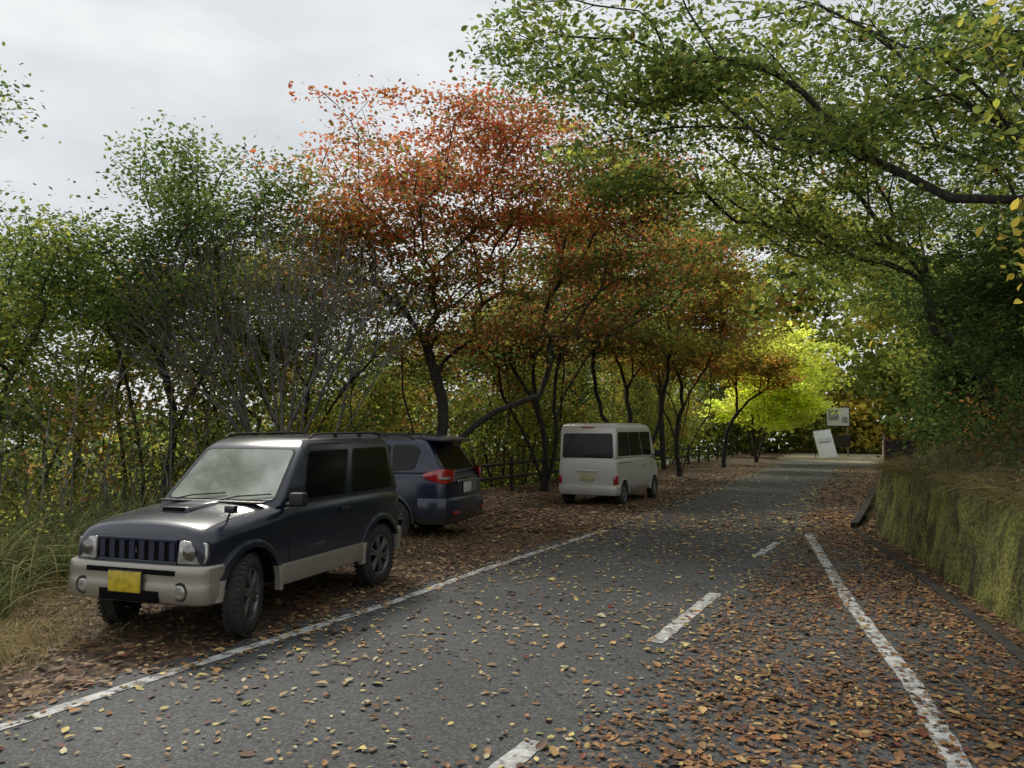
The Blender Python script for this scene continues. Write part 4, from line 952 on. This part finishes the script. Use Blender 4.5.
mb=MB();mb.box((-2.30,0,.945),(.03,.9,.035));mb.build('plate_garnish',[M_chrome],Fo,.008)
mb=MB();mb.box((0,0,.36),(4.0,1.2,.2));mb.build('underbody',[M_under],Fo,.02)
for x_,y_ in((1.32,.79),(1.32,-.79),(-1.32,.79),(-1.32,-.79)): wheel(Fo,x_,y_,.345,.215,.235,M_rimd,5,0,True)

# ---- silver-white microvan
SIL=(.62,.605,.565)
M_vp=paint2('silver_white_paint',SIL,SIL,.1,.35,.2,.4)
Vn=empty('parked_van','silver white boxy microvan seen from behind','van',(2.50,19.25,.015),math.radians(63),group='parked cars')
st3=[(-1.69,.69,.30,1.06,1.10),(-1.665,.72,.28,1.08,1.12),(-1.5,.735,.27,1.09,1.12),(0,.737,.26,1.09,1.12),(1.0,.735,.26,1.05,1.1),(1.35,.72,.27,.98,1.05),(1.55,.70,.28,.88,.94),(1.66,.66,.30,.76,.8),(1.70,.6,.34,.66,.70)]
B3=Body(st3);B3.build(Vn,[M_vp,M_under],[(1.18,.28),(-1.22,.28)],.33)
V0=(1.42,-1.685,.705,.70,1.03,1.06);V1=(.93,-1.64,.69,.685,1.76,1.75);V2=(.80,-1.605,.655,.655,1.86,1.85);V3=(.60,-1.48,.54,.54,1.905,1.895)
greenhouse(Vn,[V0,V1,V2,V3],[M_vp],.035)
pt=patches(V0,V1)
window(Vn,pt['front'],[(.06,.08),(.94,.08),(.93,.96),(.07,.96)],'windscreen',M_glass,.06)
for s_ in('left','right'):
    window(Vn,pt[s_],[(.13,.12),(.36,.12),(.36,.90),(.05,.90)],'side_window',frame=.012)
    window(Vn,pt[s_],[(.38,.12),(.675,.12),(.675,.90),(.38,.90)],'side_window',frame=.012)
    window(Vn,pt[s_],[(.69,.12),(.96,.12),(.955,.90),(.69,.90)],'side_window',frame=.012)
window(Vn,pt['rear'],[(.06,.04),(.94,.04),(.93,.86),(.07,.86)],'rear_window',r=.07,frame=.012)
for sd in(1,-1):
    mb=MB();mb.add([(-1.62,sd*.715,.50),(-1.705,sd*.68,.50),(-1.71,sd*.62,.50),(-1.66,sd*.62,.50),(-1.64,sd*.715,.70),(-1.70,sd*.685,.70),(-1.705,sd*.63,.70),(-1.66,sd*.62,.70)],[(0,1,5,4),(1,2,6,5),(2,3,7,6),(0,3,2,1),(4,5,6,7)])
    mb.v=[(x-.012,y+sd*.012,z) for x,y,z in mb.v];mb.build('tail_light',[M_red],Vn,.006)
    for xx in(.95,.30,-.70): seam(Vn,B3,[(xx,.34),(xx,1.04)],sd)
    seam(Vn,B3,[(.95,.34),(-.70,.34)],sd);seam(Vn,B3,[(-.70,.98),(-1.58,.98)],sd,.016,'slide_rail')
    for hx in(.42,.20):
        mb=MB();mb.box((hx,sd*.748,.90),(.14,.025,.03));mb.build('door_handle',[M_vp],Vn,.008)
    mb=MB();mb.box((1.12,sd*.84,1.14),(.09,.15,.18));mb.box((1.12,sd*.74,1.10),(.05,.10,.04));mb.build('door_mirror',[M_blk],Vn,.02,3)
    for ax in(1.18,-1.22):
        mb=MB();mb.arch(ax,.28,float(B3.y(ax,.55)),sd,.318,.345,.010,a0=-2,a1=182);mb.build('wheel_arch_trim',[M_vp],Vn)
path=[(-1.50,-.735),(-1.62,-.73),(-1.70,-.69),(-1.725,-.5),(-1.73,0),(-1.725,.5),(-1.70,.69),(-1.62,.73),(-1.50,.735)]
mb=MB();mb.sweep(path,[(-.08,.48),(-.004,.48),(.012,.45),(.014,.34),(-.01,.25),(-.08,.24)]);mb.build('rear_bumper',[M_vp],Vn,.008)
mb=MB();mb.box((-1.715,0,.66),(.014,.33,.165));mb.build('number_plate',[M_pplate],Vn,.005)
mb=MB();mb.box((-1.71,0,.80),(.03,.5,.04));mb.build('tailgate_handle',[M_vp],Vn,.01)
mb=MB();mb.tube([(-1.70,.1,1.13),(-1.72,.02,1.15),(-1.70,-.35,1.18)],.008,6);mb.build('rear_wiper',[M_blk],Vn)
mb=MB();mb.box((-1.635,0,1.80),(.03,.30,.03));mb.build('brake_lamp',[M_red],Vn,.005)
mb=MB();mb.box((0,0,.32),(3.1,1.0,.16));mb.build('underbody',[M_under],Vn,.02)
for x_,y_ in((1.18,.66),(1.18,-.66),(-1.22,.66),(-1.22,-.66)): wheel(Vn,x_,y_,.275,.145,.165,M_rim,7,0)
print('cars',time.time()-T0)

# ------------------------------------------------------------------ signs
M_sw=mat('white_sign_panel',(.85,.86,.87),.5,var=.06,vscale=4)
M_sb=mat('grey_print',(.42,.46,.46),.5,var=.5,vscale=6)
M_pale=mat('pale_wood',(.36,.27,.17),.8,var=.4,vscale=8)
M_redw=mat('reddish_wood',(.13,.055,.035),.8,var=.4,vscale=8)
e=empty('standing_sign','white leaning sandwich board sign at the roadside','sign',(19.3,47.5,0.015),math.radians(-12))
Rx_=Matrix.Rotation(math.radians(-24),3,'X')@Matrix.Rotation(math.radians(-8),3,'Y')
mb=MB();mb.box((0,-.05,.88),(1.05,.04,1.85),0,Rx_);mb.build('sign_panel',[M_sw],e,.01)
for s_ in(-.45,.45):
    mb=MB();mb.tube([(s_,.30,1.6),(s_,.75,0)],.02,6);mb.build('leg',[M_wood],e)
mb=MB();mb.box((.0,-.085,1.15),(.75,.01,.22),0,Rx_);mb.build('printed_sheet',[mat('pale_print',(.62,.70,.78),.5,var=.2,vscale=9)],e)
e=empty('information_board','framed picture information board on two pale posts','sign',(21.6,51,0.015),math.radians(-10))
for s_ in(-.6,.6):
    mb=MB();mb.box((s_,0,1.5),(.10,.10,3.0));mb.build('post',[M_pale],e,.01)
mb=MB();mb.box((0,-.075,2.62),(1.4,.05,1.2));mb.build('board',[M_sw],e,.01)
mb=MB();mb.box((-.28,-.105,2.72),(.65,.01,.7));mb.box((.42,-.105,2.4),(.35,.01,.4));mb.build('picture',[M_sb],e)
mb=MB()
for(c_,d_) in (((0,-.09,3.25),(1.5,.06,.06)),((0,-.09,1.99),(1.5,.06,.06)),((-.73,-.09,2.62),(.06,.06,1.3)),((.73,-.09,2.62),(.06,.06,1.3))): mb.box(c_,d_)
mb.build('frame',[M_wood],e)
mb=MB();mb.box((0,-.07,1.0),(1.5,.2,.8));mb.build('lower_panel',[M_wood],e,.03)
e=empty('marker_post','small white marker post on far verge','post',(24.6,51,0))
mb=MB();mb.tube([(0,0,0),(0,0,1.0),(0,0,1.05)],[.09,.09,.05],10);mb.build('post_shaft',[M_sw],e)
mb=MB();mb.tube([(0,0,.8),(0,0,.9)],.095,10);mb.build('red_band',[M_red],e)
e=empty('notice_board','small low brown framed notice board on wall end','sign',(7.15,14.2,hz(7.15,14.2)-.10),math.radians(-20))
for s_ in(-.26,.26):
    mb=MB();mb.box((s_,0,.55),(.035,.035,1.06));mb.build('post',[M_pale if s_<0 else M_wood],e,.006)
mb=MB();mb.box((0,-.03,.80),(.46,.025,.34));mb.build('panel',[M_wood],e,.006)
mb=MB()
for(c_,d_) in (((0,-.045,.985),(.54,.04,.04)),((0,-.045,.625),(.54,.04,.035)),((-.25,-.045,.80),(.035,.04,.33)),((.25,-.045,.80),(.035,.04,.33))): mb.box(c_,d_)
mb.build('frame',[M_redw],e)

# ------------------------------------------------------------------ light, world, camera
W=bpy.data.worlds.new('World');S.world=W;W.use_nodes=True;nt=W.node_tree
bg=nt.nodes['Background'];bg.inputs['Strength'].default_value=.125
sky=N(nt,'ShaderNodeTexSky',sky_type='NISHITA');sky.sun_disc=False;EL=math.radians(50);AZ=math.radians(-30)
sky.sun_elevation=EL;sky.sun_rotation=AZ
tc=N(nt,'ShaderNodeTexCoord');mp=N(nt,'ShaderNodeMapping');mp.inputs['Scale'].default_value=(1,1,2.6)
no=N(nt,'ShaderNodeTexNoise');no.inputs['Scale'].default_value=2.3;no.inputs['Detail'].default_value=6;no.inputs['Roughness'].default_value=.5
nt.links.new(tc.outputs['Generated'],mp.inputs[0]);nt.links.new(mp.outputs[0],no.inputs['Vector'])
r=ramp(nt,[(.32,(.53,.56,.58)),(.5,(.67,.69,.70)),(.68,(.88,.88,.87))]);nt.links.new(no.outputs['Fac'],r.inputs[0])
vm=N(nt,'ShaderNodeVectorMath',operation='SCALE');vm.inputs['Scale'].default_value=9.2;nt.links.new(r.outputs[0],vm.inputs[0])
mx=N(nt,'ShaderNodeMix',data_type='RGBA');mx.inputs[0].default_value=.93
nt.links.new(sky.outputs[0],mx.inputs[6]);nt.links.new(vm.outputs[0],mx.inputs[7]);nt.links.new(mx.outputs[2],bg.inputs['Color'])
su=bpy.data.lights.new('sun','SUN');su.energy=2.3;su.angle=math.radians(12);su.color=(1,.94,.82)
so=bpy.data.objects.new('sun',su);COL.objects.link(so)
dv=Vector((math.sin(AZ)*math.cos(EL),math.cos(AZ)*math.cos(EL),math.sin(EL)))
so.rotation_euler=dv.to_track_quat('Z','Y').to_euler();so.location=(0,0,30)
cam=bpy.data.cameras.new('camera');cam.lens=27;cam.sensor_width=36;cam.clip_end=2000;cam.clip_start=.05
co=bpy.data.objects.new('camera',cam);COL.objects.link(co);co.location=(0,0,1.75);co.rotation_euler=(math.radians(93.43),0,0)
S.camera=co
S.view_settings.view_transform='Standard';S.view_settings.look='None';S.view_settings.exposure=0;S.view_settings.gamma=1
print('done',time.time()-T0)
